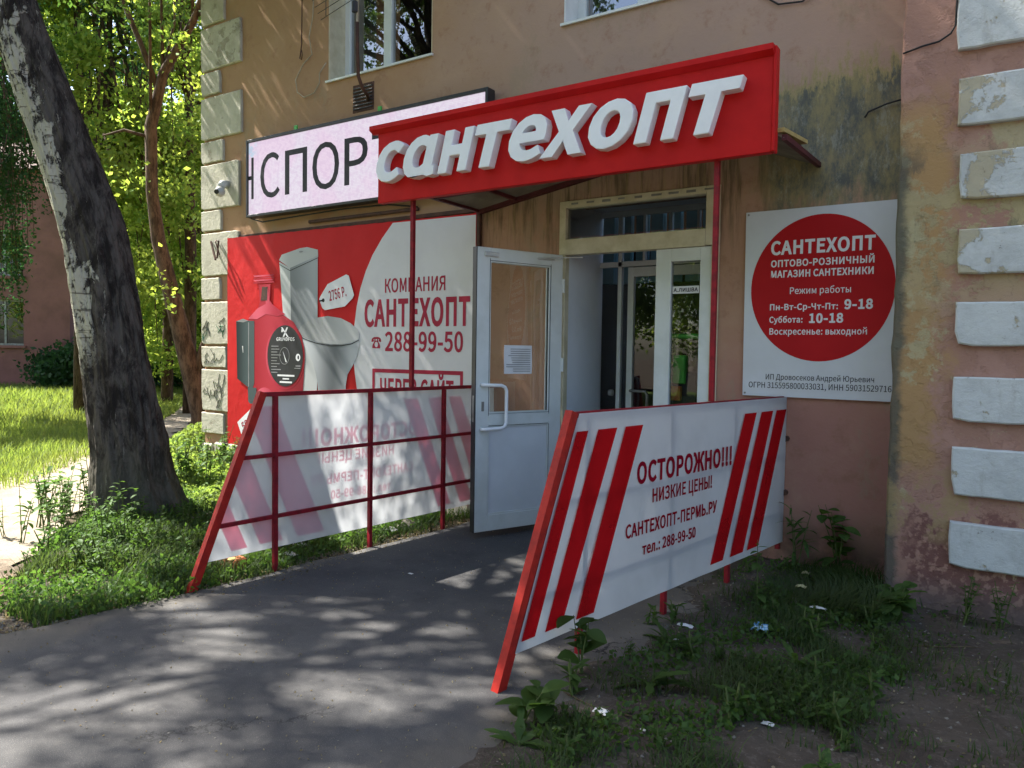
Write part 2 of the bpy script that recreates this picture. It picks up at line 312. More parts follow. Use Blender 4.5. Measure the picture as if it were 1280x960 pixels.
# ------------------------------------------------------------------ object helpers
def link(o, parent=None):
    COL.objects.link(o)
    if parent: o.parent = parent
    return o
def tag(o, label=None, cat=None, group=None, kind=None):
    if label: o['label'] = label
    if cat: o['category'] = cat
    if group: o['group'] = group
    if kind: o['kind'] = kind
    return o
def empty(name, loc, label, cat, group=None, rz=0):
    o = bpy.data.objects.new(name, None); o.empty_display_size = .1; o.location = loc; o.rotation_euler = (0, 0, rz)
    return tag(link(o), label, cat, group)
def off(parent):
    return Vector(parent.location) if parent is not None and parent.parent is None and parent.type == 'EMPTY' and abs(parent.rotation_euler[2]) < 1e-6 else None
class MB:
    """collects shapes, then links them as ONE mesh object"""
    def __init__(s): s.v, s.f = [], []
    def add(s, v, f):
        n = len(s.v); s.v += [tuple(p) for p in v]; s.f += [tuple(i+n for i in q) for q in f]; return s
    def box(s, x0, x1, y0, y1, z0, z1, c=.003):
        c = min(c, (x1-x0)*.3, (y1-y0)*.3, (z1-z0)*.3)
        if c <= 0: c = 1e-4
        # chamfered box from 24 corners
        bm = bmesh.new(); bmesh.ops.create_cube(bm, size=1)
        for v in bm.verts: v.co = Vector(((x0+x1)/2+v.co.x*(x1-x0), (y0+y1)/2+v.co.y*(y1-y0), (z0+z1)/2+v.co.z*(z1-z0)))
        bmesh.ops.bevel(bm, geom=bm.edges[:], offset=c, segments=1, affect='EDGES')
        bm.verts.index_update(); s.add([v.co.copy() for v in bm.verts], [[v.index for v in f.verts] for f in bm.faces]); bm.free(); return s
    def tube(s, pts, rad, seg=8, cap=True, jitter=None):
        pts = [Vector(p) for p in pts]; n = len(pts); rs = rad if isinstance(rad, (list, tuple)) else [rad]*n
        V, Fc = [], []; ref = None
        for i, p in enumerate(pts):
            t = (pts[min(i+1, n-1)]-pts[max(i-1, 0)]).normalized()
            if ref is None: ref = t.orthogonal().normalized()
            ref = (ref-t*ref.dot(t)).normalized(); b = t.cross(ref)
            for k in range(seg):
                a = 2*math.pi*k/seg; r = rs[i]*(jitter(p, a, i) if jitter else 1)
                V.append(p+(ref*math.cos(a)+b*math.sin(a))*r)
        for i in range(n-1):
            for k in range(seg):
                Fc.append((i*seg+k, i*seg+(k+1) % seg, (i+1)*seg+(k+1) % seg, (i+1)*seg+k))
        if cap: Fc += [tuple(range(seg))[::-1], tuple((n-1)*seg+k for k in range(seg))]
        return s.add(V, Fc)
    def bar(s, a, b, wd, dp, side=Vector((0, 1, 0))):
        """square tube from a to b; wd across, dp along side"""
        a, b = Vector(a), Vector(b); t = (b-a).normalized(); sd = (side-t*side.dot(t)).normalized(); u = t.cross(sd)
        V = [p+u*(wd/2*i)+sd*(dp/2*j) for p in (a, b) for i, j in ((-1, -1), (1, -1), (1, 1), (-1, 1))]
        return s.add(V, [(0, 1, 2, 3), (7, 6, 5, 4), (0, 4, 5, 1), (1, 5, 6, 2), (2, 6, 7, 3), (3, 7, 4, 0)])
    def prism(s, loops, y0, y1):
        """polygon (with holes) in x-z, between y0 (front) and y1"""
        L = [[Vector((p[0], p[1], 0)) for p in lp] for lp in loops]
        if len(L) == 1: T = tessellate_polygon(L)
        else:               # every outer loop with the holes that lie in it
            def ins(p, l):
                r = False
                for i in range(len(l)):
                    a, b = l[i], l[i-1]
                    if (a.y > p.y) != (b.y > p.y) and p.x < (b.x-a.x)*(p.y-a.y)/(b.y-a.y)+a.x: r = not r
                return r
            base = [sum(len(q) for q in L[:i]) for i in range(len(L))]; T = []
            dep = [sum(ins(l[0], m) for j, m in enumerate(L) if j != i) for i, l in enumerate(L)]
            for i, l in enumerate(L):
                if dep[i] % 2: continue
                grp = [i]+[j for j, m in enumerate(L) if dep[j] == dep[i]+1 and ins(m[0], l)]
                ids = [base[j]+k for j in grp for k in range(len(L[j]))]
                T += [tuple(ids[q] for q in t) for t in tessellate_polygon([L[j] for j in grp])]
        fl = [p for lp in L for p in lp]; n = len(fl)
        V = [(p.x, y0, p.y) for p in fl]+[(p.x, y1, p.y) for p in fl]
        Fc = []
        for t in T:
            a, b, c = (fl[i] for i in t)
            if (b-a).cross(c-a).z < 0: t = t[::-1]
            Fc += [tuple(t), tuple(i+n for i in t[::-1])]
        k = 0
        for lp in L:
            m = len(lp)
            for i in range(m): Fc.append((k+i, k+i+n, k+(i+1) % m+n, k+(i+1) % m))
            k += m
        return s.add(V, Fc)
    def build(s, name, m, parent=None, smooth=False):
        o_ = off(parent); v = s.v if o_ is None else [(p[0]-o_.x, p[1]-o_.y, p[2]-o_.z) for p in s.v]
        me = bpy.data.meshes.new(name); me.from_pydata(v, [], s.f); me.validate()
        bm = bmesh.new(); bm.from_mesh(me); bmesh.ops.recalc_face_normals(bm, faces=bm.faces); bm.to_mesh(me); bm.free()
        me.materials.append(MAT[m])
        if smooth: me.polygons.foreach_set('use_smooth', [True]*len(me.polygons))
        return link(bpy.data.objects.new(name, me), parent)
def box(name, m, parent, *a, **k): return MB().box(*a, **k).build(name, m, parent)

# ------------------------------------------------------------------ lettering from outlines (units: 255 = cap height)
GL = {'!':[113,[46,77,68,77,72,226,72,262,40,262,41,226],[56,-5,65,-3,73,2,78,10,79,20,78,30,73,37,65,42,56,44,47,42,40,37,35,30,33,20,35,10,40,2,47,-3]],',':[97,[26,-67,48,-54,64,-38,74,-17,77,7,76,22,70,34,62,42,50,44,41,43,33,38,28,31,26,22,28,12,33,5,41,1,50,-1,54,0,51,-15,44,-28,33,-39,19,-48]],'-':[121,[16,86,106,86,106,110,16,110]],'.':[97,[49,-5,58,-3,65,2,70,10,72,20,70,30,65,37,58,42,49,44,40,42,32,37,27,30,26,20,27,10,32,2,40,-3]],'0':[194,[97,-5,130,4,156,29,172,70,177,129,172,187,156,229,130,253,97,261,64,253,39,229,23,187,18,129,23,70,39,29,64,4],[97,21,77,28,62,47,52,81,48,129,52,177,62,211,77,230,97,236,117,230,133,211,143,177,146,129,143,81,133,47,117,28]],'1':[194,[31,0,172,0,172,27,120,27,120,257,96,257,85,251,72,246,58,242,42,238,42,218,88,218,88,27,31,27]],'2':[194,[15,0,177,0,177,28,106,28,96,27,85,27,74,26,64,25,105,67,137,108,157,147,165,186,159,217,144,241,121,256,90,261,67,259,47,251,30,239,14,224,33,206,44,217,57,227,71,233,86,235,107,231,121,221,130,205,133,185,126,150,104,112,68,68,15,19]],'3':[194,[92,-5,124,0,151,15,168,38,175,69,170,93,159,112,142,125,120,134,139,145,153,158,163,176,166,197,160,224,145,244,121,257,91,261,70,259,52,253,35,243,20,231,37,210,48,221,61,228,75,233,90,235,108,232,122,224,130,211,133,195,130,175,118,160,96,149,62,146,62,121,100,117,125,107,138,91,142,70,138,50,128,35,111,25,90,22,70,24,53,31,39,40,27,51,10,31,24,17,42,6,65,-2]],'4':[194,[119,0,149,0,149,71,183,71,183,96,149,96,149,257,114,257,7,92,7,71,119,71],[119,96,40,96,99,184,104,193,109,203,115,212,119,222,120,211,120,198,119,186,119,175]],'5':[194,[92,-5,123,1,150,18,169,46,176,83,170,120,153,146,128,160,98,165,87,165,78,163,69,159,60,155,67,229,163,229,163,257,39,257,30,137,47,126,58,133,68,137,78,140,90,141,112,137,129,126,139,107,143,83,139,57,127,38,110,26,89,22,68,24,51,31,37,40,26,50,9,29,24,17,42,6,64,-2]],'6':[194,[105,-5,134,1,157,18,173,45,179,79,174,114,160,139,137,154,108,159,93,157,77,151,63,141,50,129,56,179,70,212,91,229,116,235,127,234,138,230,148,223,157,215,175,235,163,246,149,254,133,259,114,261,79,254,48,230,27,187,20,123,26,67,44,27,71,3],[50,103,63,118,77,128,90,134,103,136,123,132,137,120,146,102,149,79,145,55,136,37,123,25,105,21,84,26,67,42,56,68]],'7':[194,[69,0,103,0,108,69,119,127,141,182,178,237,178,257,17,257,17,229,142,229,110,178,88,125,75,67]],'8':[194,[98,-5,131,1,156,15,172,36,178,62,175,85,165,104,151,118,135,129,147,142,158,156,166,174,169,193,164,220,150,242,128,256,99,261,71,256,49,243,34,222,28,195,31,177,39,161,50,147,63,136,46,123,31,107,20,88,16,64,22,36,39,15,65,1],[116,139,94,149,75,160,62,175,57,195,60,212,69,225,82,234,98,237,117,233,130,224,139,209,142,191,140,177,135,164,127,151],[98,19,77,23,60,33,49,48,44,67,47,84,54,100,66,113,80,125,106,114,127,101,142,85,148,63,144,45,134,31,119,22]],'9':[194,[82,-5,117,3,147,28,168,73,175,139,169,193,151,231,123,254,89,261,61,255,37,238,21,212,15,178,20,143,35,118,57,102,86,97,102,100,118,106,132,116,145,129,139,78,125,45,105,28,81,22,69,23,57,27,47,33,38,42,20,22,32,11,46,3,63,-3],[145,155,132,140,118,129,105,123,91,121,71,125,57,137,48,155,46,178,49,202,58,220,72,232,89,236,111,231,128,216,139,190]],':':[97,[49,137,58,138,65,143,70,151,72,161,70,171,65,179,58,184,49,186,40,184,32,179,27,171,26,161,27,151,32,143,40,138],[49,-5,58,-3,65,2,70,10,72,20,70,30,65,37,58,42,49,44,40,42,32,37,27,30,26,20,27,10,32,2,40,-3]],'D':[241,[35,0,101,0,152,9,190,34,212,75,220,129,212,184,189,224,152,248,99,257,35,257],[68,27,68,230,97,230,136,224,165,204,181,172,187,129,181,86,165,54,136,34,97,27]],'F':[193,[35,0,68,0,68,115,166,115,166,143,68,143,68,229,183,229,183,257,35,257]],'G':[241,[136,-5,161,-2,182,4,201,13,215,25,215,133,131,133,131,106,186,106,186,39,177,33,165,28,153,25,139,24,103,31,76,52,59,85,54,129,60,172,77,205,104,226,139,233,157,231,171,226,184,218,194,209,212,230,199,241,183,251,162,258,138,261,91,252,54,226,29,184,20,128,29,72,53,31,90,4]],'N':[253,[35,0,66,0,66,135,65,155,64,175,63,195,62,215,91,162,185,0,218,0,218,257,187,257,187,123,187,103,188,82,190,62,192,42,162,95,68,257,35,257]],'O':[260,[130,-5,174,5,209,31,231,74,239,129,231,185,209,226,174,252,130,261,86,252,51,226,28,185,20,129,28,74,51,31,86,5],[130,24,98,31,74,52,59,86,54,129,59,172,74,205,98,226,130,233,161,226,185,205,201,172,206,129,201,86,185,52,161,31]],'R':[222,[68,135,68,230,111,230,137,228,157,220,169,206,173,185,169,163,157,147,137,138,111,135],[176,0,213,0,147,112,171,122,189,137,201,158,205,185,199,219,180,241,152,253,116,257,35,257,35,0,68,0,68,109,114,109]],'S':[209,[106,-5,143,1,170,17,188,40,194,68,190,93,178,112,162,126,141,137,104,153,89,159,75,168,65,180,62,196,65,211,75,223,90,230,110,233,127,231,142,226,156,219,168,209,185,230,170,242,152,252,132,259,110,261,77,256,52,242,35,221,29,193,34,169,46,150,63,137,81,127,118,111,135,103,148,94,157,82,161,65,157,48,146,35,130,27,107,24,87,26,68,33,51,43,36,56,17,33,35,18,56,6,80,-2]],'U':[252,[126,-5,163,1,192,20,211,54,218,106,218,257,187,257,187,105,183,66,170,41,150,28,126,24,103,28,84,41,71,66,67,105,67,257,34,257,34,106,41,54,61,20,90,1]],'ɑ':[219,[97,-5,114,-2,130,4,144,13,155,23,160,10,166,2,175,-3,187,-5,192,-4,196,-4,200,-3,204,-2,200,23,197,22,193,22,190,23,187,25,185,29,185,36,185,190,159,190,156,172,143,182,130,189,117,194,102,195,70,188,44,168,25,137,19,95,24,53,40,21,65,2],[104,22,82,27,65,42,55,65,51,95,56,125,68,148,85,163,106,168,118,167,130,163,141,157,153,148,153,48,141,37,129,29,117,24]],'А':[213,[1,0,34,0,59,78,153,78,177,0,211,0,124,257,88,257],[67,104,79,144,86,165,93,187,99,208,105,230,113,208,119,187,125,165,132,144,145,104]],'В':[230,[35,0,117,0,156,5,187,19,207,42,214,75,210,99,200,117,183,129,162,137,178,147,190,159,197,176,200,194,193,223,175,242,147,253,111,257,35,257],[68,148,68,231,107,231,134,229,153,222,164,209,168,190,164,172,153,159,134,151,106,148],[68,26,68,123,112,123,142,120,164,111,178,97,182,76,178,54,164,38,142,29,112,26]],'Г':[195,[35,0,68,0,68,229,183,229,183,257,35,257]],'Д':[249,[42,0,208,0,208,-74,236,-74,239,8,239,28,211,28,211,257,81,257,75,219,70,187,64,155,58,120,48,77,39,50,30,34,22,28,10,28,10,8,14,-74,42,-74],[58,28,67,42,74,61,81,85,87,114,92,145,97,172,101,199,106,229,178,229,178,28]],'Е':[206,[35,0,187,0,187,28,68,28,68,121,165,121,165,149,68,149,68,229,183,229,183,257,35,257]],'Ж':[314,[2,0,38,0,105,122,142,122,142,0,173,0,173,122,210,122,277,0,312,0,234,136,262,198,270,215,279,225,287,229,295,230,299,230,304,229,310,259,306,260,303,261,299,261,279,259,265,252,251,237,238,214,208,148,173,148,173,257,142,257,142,148,107,148,77,214,64,237,50,252,36,259,19,261,15,261,8,260,5,259,11,229,15,230,20,230,28,229,36,225,44,215,54,198,81,136]],'З':[217,[109,-5,145,1,174,16,194,40,201,73,197,97,186,115,170,129,150,136,166,147,178,160,185,177,188,196,182,223,165,244,139,257,106,261,83,259,62,253,44,243,28,230,45,209,58,219,72,226,88,231,105,233,126,230,142,222,152,210,156,192,152,173,141,159,121,151,92,148,71,148,71,123,100,123,129,120,151,111,165,96,169,75,165,53,151,37,132,27,109,24,88,25,69,31,52,41,35,55,17,33,37,16,58,4,82,-2]],'И':[257,[35,0,69,0,164,163,192,215,192,195,191,175,190,155,189,135,189,0,222,0,222,257,187,257,92,94,65,42,65,62,66,82,67,103,67,123,67,257,35,257]],'Й':[257,[35,0,69,0,164,163,192,215,192,195,191,175,190,155,189,135,189,0,222,0,222,257,187,257,92,94,65,42,65,62,66,82,67,103,67,123,67,257,35,257],[130,277,157,282,175,293,185,310,189,329,161,329,159,316,153,305,144,298,130,295,116,298,106,305,101,316,99,329,71,329,75,310,85,293,103,282]],'К':[227,[35,0,68,0,68,122,112,122,191,0,226,0,137,137,172,198,182,215,190,225,197,229,205,230,209,230,214,229,220,259,217,260,213,261,209,261,190,259,176,252,163,238,148,214,112,148,68,148,68,257,35,257]],'Л':[246,[22,-5,43,-1,59,14,72,44,84,92,90,126,96,160,102,194,109,229,179,229,179,0,211,0,211,257,83,257,76,215,69,175,61,135,54,95,45,59,36,38,27,29,18,26,12,27,9,28,0,-1,5,-3,11,-4,16,-4]],'М':[284,[35,0,64,0,64,142,64,160,63,180,62,200,60,218,82,159,131,26,153,26,201,159,222,218,222,200,220,180,219,160,219,142,219,0,249,0,249,257,210,257,161,119,157,106,152,93,148,79,143,66,137,79,133,93,128,106,123,119,74,257,35,257]],'Н':[255,[35,0,68,0,68,121,187,121,187,0,220,0,220,257,187,257,187,149,68,149,68,257,35,257]],'О':[260,[130,-5,174,5,209,31,231,74,239,129,231,185,209,226,174,252,130,261,86,252,51,226,28,185,20,129,28,74,51,31,86,5],[130,24,98,31,74,52,59,86,54,129,59,172,74,205,98,226,130,233,161,226,185,205,201,172,206,129,201,86,185,52,161,31]],'П':[252,[35,0,68,0,68,229,185,229,185,0,217,0,217,257,35,257]],'Р':[222,[35,0,68,0,68,102,110,102,148,107,178,121,198,146,204,181,198,217,178,240,148,253,109,257,35,257],[68,129,68,230,104,230,134,228,155,220,168,205,172,181,168,158,156,141,135,132,106,129]],'С':[223,[132,-5,155,-2,176,5,195,17,211,32,193,53,180,41,166,32,151,26,133,24,100,31,75,52,59,85,54,129,59,172,76,205,101,226,134,233,150,231,164,226,176,219,187,209,204,230,192,242,175,252,156,259,134,261,89,252,53,226,29,184,20,128,29,72,52,31,88,4]],'Т':[210,[89,0,121,0,121,229,199,229,199,257,11,257,11,229,89,229]],'У':[201,[53,-5,75,-1,92,9,106,25,116,47,201,257,168,257,123,142,105,92,84,142,36,257,2,257,89,60,84,46,78,37,71,31,62,27,51,26,46,26,41,26,38,27,35,28,28,-1,33,-2,39,-4,45,-4]],'Х':[201,[6,0,40,0,77,69,82,79,87,89,92,100,98,111,105,100,111,89,116,79,121,69,159,0,195,0,120,131,190,257,156,257,121,191,117,182,113,173,108,164,103,153,96,164,91,173,86,182,82,191,47,257,11,257,81,133]],'Ц':[251,[209,-74,238,-74,241,8,241,28,213,28,213,257,180,257,180,28,68,28,68,257,35,257,35,0,209,0]],'Ч':[234,[166,0,199,0,199,257,166,257,166,134,158,133,148,131,136,131,123,130,95,133,75,142,62,160,58,187,58,257,26,257,26,187,33,148,51,122,80,108,119,104,134,104,146,105,157,106,166,107]],'Ш':[338,[35,0,303,0,303,257,271,257,271,28,185,28,185,257,153,257,153,28,67,28,67,257,35,257]],'Ы':[312,[35,0,108,0,147,5,177,19,196,43,202,79,196,112,176,134,146,147,107,152,68,152,68,257,35,257],[68,26,68,125,103,125,132,122,154,114,166,99,171,78,166,55,153,39,133,29,104,26],[245,0,277,0,277,257,245,257]],'Ь':[227,[35,0,116,0,154,5,184,19,203,43,209,79,203,112,183,134,153,147,115,152,68,152,68,257,35,257],[68,26,68,125,110,125,140,122,161,114,174,99,178,78,174,55,161,39,140,29,111,26]],'Ю':[355,[229,24,199,31,177,52,162,86,157,129,162,172,177,205,199,226,229,233,259,226,282,205,296,172,301,129,296,86,282,52,259,31],[229,-5,272,5,306,31,327,74,335,129,327,185,306,226,272,252,229,261,190,254,158,232,136,196,126,149,68,149,68,257,35,257,35,0,68,0,68,121,125,121,134,69,155,29,188,4]],'Я':[228,[117,135,90,138,71,147,59,163,55,185,59,206,71,220,90,228,117,230,160,230,160,135],[9,0,46,0,113,109,160,109,160,0,192,0,192,257,112,257,76,253,48,241,29,219,22,185,27,157,39,136,57,121,81,112]],'а':[197,[76,-5,93,-2,109,3,125,12,139,23,143,0,169,0,169,117,165,149,154,174,133,189,103,195,81,193,61,187,43,179,29,170,41,148,53,156,67,162,82,167,98,168,117,164,129,154,136,138,137,120,85,111,49,97,28,77,21,49,25,26,36,10,54,-1],[85,21,72,23,61,28,54,38,51,51,56,68,70,82,97,92,137,99,137,46,124,35,111,28,98,23]],'б':[213,[111,-5,143,2,170,22,187,53,194,94,188,132,173,160,148,177,118,183,100,181,83,175,67,165,53,151,61,197,79,224,107,237,147,244,158,246,168,249,178,252,186,257,180,286,171,282,163,279,153,277,140,275,91,263,53,239,29,193,21,115,27,64,44,27,73,3],[51,124,66,140,81,151,95,157,110,159,132,154,148,141,158,121,161,94,157,65,147,42,131,27,110,22,85,28,66,45,55,72,51,109]],'в':[199,[32,0,109,0,139,3,162,13,178,30,183,54,180,72,172,85,159,94,144,100,157,107,167,116,173,127,175,142,170,164,156,179,134,187,105,190,32,190],[64,110,64,167,102,167,121,165,134,160,142,151,144,139,141,127,134,118,120,112,100,110],[64,23,64,88,103,88,124,85,140,79,149,69,152,56,149,42,140,32,126,25,105,23]],'д':[208,[39,0,168,0,168,-67,196,-67,199,6,199,26,172,26,172,190,54,190,44,106,38,68,31,45,25,32,17,26,8,26,8,6,11,-67,39,-67],[51,26,57,38,63,54,68,74,72,100,79,164,140,164,140,26]],'е':[194,[109,-5,127,-3,144,1,158,7,172,15,160,36,149,30,138,25,126,22,113,21,88,26,68,39,55,60,50,88,178,88,179,96,179,101,179,106,174,143,160,171,136,189,103,195,72,188,44,168,25,137,18,95,25,53,45,22,74,2],[49,110,56,135,68,154,85,166,104,169,124,166,139,154,148,136,151,110]],'ж':[266,[5,0,40,0,88,86,119,86,119,0,147,0,147,86,179,86,226,0,261,0,201,99,216,138,223,151,230,159,237,163,244,164,248,163,256,193,253,194,248,195,244,195,230,193,217,187,205,174,195,154,178,112,147,112,147,190,119,190,119,112,89,112,71,154,61,174,49,187,36,193,22,195,16,195,13,194,10,193,16,163,19,164,30,163,36,159,43,151,50,138,65,99]],'и':[221,[32,0,62,0,134,109,140,118,147,129,153,140,159,150,160,131,159,113,158,96,158,79,158,0,189,0,189,190,159,190,87,81,81,72,74,61,68,50,62,41,61,59,62,77,63,95,63,111,63,190,32,190]],'й':[221,[32,0,62,0,134,109,140,118,147,129,153,140,159,150,160,131,159,113,158,96,158,79,158,0,189,0,189,190,159,190,87,81,81,72,74,61,68,50,62,41,61,59,62,77,63,95,63,111,63,190,32,190],[112,224,139,229,158,243,169,262,173,284,146,284,144,268,138,255,128,247,112,243,95,247,84,255,78,268,76,284,50,284,54,262,65,243,84,229]],'к':[195,[32,0,64,0,64,86,102,86,155,0,189,0,125,100,141,138,148,152,155,159,162,163,169,164,174,163,181,193,178,194,173,195,169,195,155,194,143,188,131,175,120,154,101,112,64,112,64,190,32,190]],'л':[208,[21,-5,40,-1,55,11,65,31,71,58,75,85,78,111,81,138,84,164,143,164,143,0,175,0,175,190,59,190,55,159,51,128,48,98,44,67,41,48,35,36,28,29,19,26,14,27,10,28,4,-2,8,-3,12,-4,16,-4]],'м':[248,[32,0,61,0,61,86,61,100,60,117,58,135,57,151,63,140,68,129,72,117,76,106,113,18,134,18,171,106,175,117,180,128,184,140,189,151,189,135,188,117,187,100,187,86,187,0,216,0,216,190,179,190,143,101,139,89,134,77,130,66,125,55,119,66,115,77,111,89,106,101,69,190,32,190]],'н':[220,[32,0,64,0,64,85,156,85,156,0,188,0,188,190,156,190,156,113,64,113,64,190,32,190]],'о':[212,[106,-5,139,2,167,22,187,53,194,95,187,137,167,169,139,188,106,195,73,188,45,169,25,137,18,95,25,53,45,22,73,2],[106,22,84,27,66,42,55,65,51,95,55,125,66,148,84,163,106,168,129,163,146,148,157,125,161,95,157,65,146,42,129,27]],'п':[216,[32,0,64,0,64,164,152,164,152,0,184,0,184,190,32,190]],'р':[217,[32,-80,64,-80,64,-16,63,18,76,8,90,1,103,-3,116,-5,147,2,173,22,192,55,199,98,194,138,179,169,155,188,123,195,107,193,91,187,76,178,62,168,58,190,32,190],[111,22,100,23,89,27,77,33,64,42,64,142,78,153,91,161,103,166,115,168,138,163,154,149,163,127,165,98,161,66,150,42,132,28]],'с':[179,[107,-5,124,-3,140,2,155,9,169,19,155,41,145,34,134,28,123,24,110,22,86,27,67,42,55,65,51,95,56,125,68,148,87,163,111,168,122,167,131,164,140,158,149,152,165,173,154,181,142,188,127,193,110,195,75,188,46,169,26,137,18,95,25,53,44,22,72,2]],'т':[180,[74,0,106,0,106,164,170,164,170,190,10,190,10,164,74,164]],'у':[182,[35,-82,61,-77,80,-63,95,-42,106,-16,178,190,147,190,112,85,109,72,105,58,101,44,97,31,90,44,86,58,81,72,76,85,38,190,5,190,81,0,77,-15,70,-31,60,-44,49,-53,34,-56,30,-55,26,-55,22,-54,19,-53,13,-78,18,-80,23,-81,29,-82]],'х':[174,[5,0,39,0,64,44,69,53,74,62,79,70,84,78,91,70,96,62,101,53,106,44,134,0,169,0,106,96,164,190,131,190,107,148,103,140,99,133,95,125,91,117,84,125,79,133,75,140,70,148,45,190,10,190,68,99]],'ч':[200,[136,0,168,0,168,190,136,190,136,102,128,100,121,99,113,98,105,98,83,100,67,107,58,120,55,138,55,190,23,190,23,138,28,108,43,87,67,76,99,72,110,72,119,73,127,74,136,76]],'ы':[264,[32,0,91,0,122,4,146,15,161,33,167,61,161,87,146,106,122,117,91,120,64,120,64,190,32,190],[64,26,64,95,88,95,109,93,124,87,133,76,136,61,133,45,124,34,109,28,88,26],[200,0,231,0,231,190,200,190]],'ь':[192,[32,0,100,0,131,4,155,15,170,33,176,61,170,87,155,106,131,117,100,120,64,120,64,190,32,190],[64,26,64,95,97,95,118,93,133,87,141,76,144,61,141,45,133,34,118,28,97,26]],'☎':[350,[92,162,78,200,115,200,115,177,112,160,104,143,91,127,74,109,58,91,48,70,43,49,41,26,42,19,45,13,50,10,57,9,293,9,300,10,305,13,308,19,309,26,307,49,302,70,292,91,277,109,259,127,246,143,238,160,235,177,235,200,272,200,258,162,257,158,257,154,259,151,263,150,326,139,331,139,334,141,335,144,336,148,336,163,333,180,327,197,317,210,293,226,263,236,224,243,175,245,126,243,87,236,57,226,33,210,23,197,17,180,15,163,14,148,15,144,17,141,20,139,24,139,88,150,92,151,93,154,93,158],[145,200,205,200,205,166,145,166],[175,29,152,33,133,46,121,65,116,88,121,110,133,129,152,142,175,146,198,142,217,129,229,110,234,88,229,65,217,46,198,33]]}
def loops_of(ch, bold):
    g = GL[ch]; L = []
    for c in g[1:]:
        L.append([Vector((c[i], c[i+1])) for i in range(0, len(c), 2)])
    def area(l): return sum(l[i].x*l[(i+1) % len(l)].y-l[(i+1) % len(l)].x*l[i].y for i in range(len(l)))/2
    def inside(p, l):
        r = False
        for i in range(len(l)):
            a, b = l[i], l[i-1]
            if (a.y > p.y) != (b.y > p.y) and p.x < (b.x-a.x)*(p.y-a.y)/(b.y-a.y)+a.x: r = not r
        return r
    out = []
    for i, l in enumerate(L):
        depth = sum(inside(l[0], o) for j, o in enumerate(L) if j != i)
        if (area(l) < 0) != (depth % 2 == 1): l = l[::-1]
        if bold:
            n = len(l); q = []
            for k in range(n):
                a, b, c = l[k-1], l[k], l[(k+1) % n]
                d1 = (b-a).normalized(); d2 = (c-b).normalized()
                n1 = Vector((d1.y, -d1.x)); n2 = Vector((d2.y, -d2.x)); m = n1+n2
                if m.length < .3: m = n1
                m.normalize(); q.append(b+m*(bold/max(.5, m.dot(n1))))
            l = q
        out.append((l, depth % 2))
    return out
def text(name, parent, s, x0, x1, z0, cap, y, m, bold=0, shear=0, depth=.002, flip=False, narrow=0, angle=0):
    """one line of lettering fitted between x0 and x1, baseline z0, cap height cap, front at y"""
    res = []; x = 0
    for ch in s:
        if ch == ' ': x += 80; continue
        for l, h in loops_of(ch, bold): res.append((ch, x, [Vector((p.x+x+p.y*shear, p.y)) for p in l], h))
        x += GL[ch][0]+bold*1.6-narrow
    xs = [p.x for r in res for p in r[2]]; a, b = min(xs), max(xs); k = (x1-x0)/(b-a); kz = cap/255
    ca, sa = math.cos(angle), math.sin(angle)
    def tr(p):
        u, v = (p.x-a)*k, p.y*kz
        if flip: u = (x1-x0)-u
        return (x0+u*ca-v*sa, z0+u*sa+v*ca)
    mb = MB(); keys = []
    for r in res:
        if r[1] not in keys: keys.append(r[1])
    for kx in keys: mb.prism([[tr(p) for p in r[2]] for r in res if r[1] == kx], y, y+depth)
    return mb.build(name, m, parent)

# ------------------------------------------------------------------ ground
def sheet(name, pts, z, m, thick=0, jit=0, seed=1, step=.25, kind='structure'):
    rnd = random.Random(seed); P = []
    for i in range(len(pts)):
        a, b = Vector(pts[i]), Vector(pts[(i+1) % len(pts)]); L = (b-a).length; k = max(1, int(L/step)) if L < 14 else 1
        for j in range(k):
            p = a.lerp(b, j/k)
            if jit: p = p+Vector((noise.noise(Vector((p.x*3, p.y*3, seed)))*jit+rnd.uniform(-.25, .25)*jit, noise.noise(Vector((p.y*3, p.x*3, seed+5)))*jit+rnd.uniform(-.25, .25)*jit))
            P.append((p.x, p.y))
    T = tessellate_polygon([[Vector((*p, 0)) for p in P]]); n = len(P)
    V = [(*p, z) for p in P]; F = []
    for t in T:
        a, b, c = (Vector(P[i]) for i in t)
        if (b-a).cross(c-a) < 0: t = t[::-1]
        F.append(tuple(t))
    if thick:
        V += [(p[0], p[1], z-thick) for p in P]
        F += [(i, (i+1) % n, (i+1) % n+n, i+n) for i in range(n)]
    me = bpy.data.meshes.new(name); me.from_pydata(V, [], F); me.materials.append(MAT[m])
    return tag(link(bpy.data.objects.new(name, me)), kind=kind)
sheet('ground', [(-400, -400), (400, -400), (400, 400), (-400, 400)], -.05, 'soil')
sheet('lawn', [(-9.0, 4.6), (-12.2, 6.9), (-17, 11.2), (-25.5, 17.6), (-40, 26), (-60, 34), (-60, -20), (-9, -20), (-7.5, -3), (-7.6, 1.8), (-7.8, 2.9), (-9.2, 4.1)], -.042, 'lawn_ground', jit=.3, step=.5)
sheet('lawn_behind', [(-10.6, 6.4), (-9, 7), (-8.6, 14), (-8.6, 40), (-40, 40), (-39, 28), (-24.5, 18.8), (-16, 12.2)], -.042, 'lawn_ground', jit=.3, seed=4, step=.5)
sheet('footpath', [(-4.9, .9), (-5.2, 1.9), (-6.2, 2.75), (-6.8, 3.25), (-8.2, 4.45), (-10.4, 6.2), (-16, 11), (-24.5, 18.2), (-40, 27.5), (-41, 25.8), (-25, 16.2), (-16.6, 9.9), (-12.4, 6.3), (-10.6, 4.85), (-9.4, 3.8), (-8.4, 2.9), (-7, 1.6), (-6.2, .4)], -.034, 'path_sand', jit=.28, seed=2)
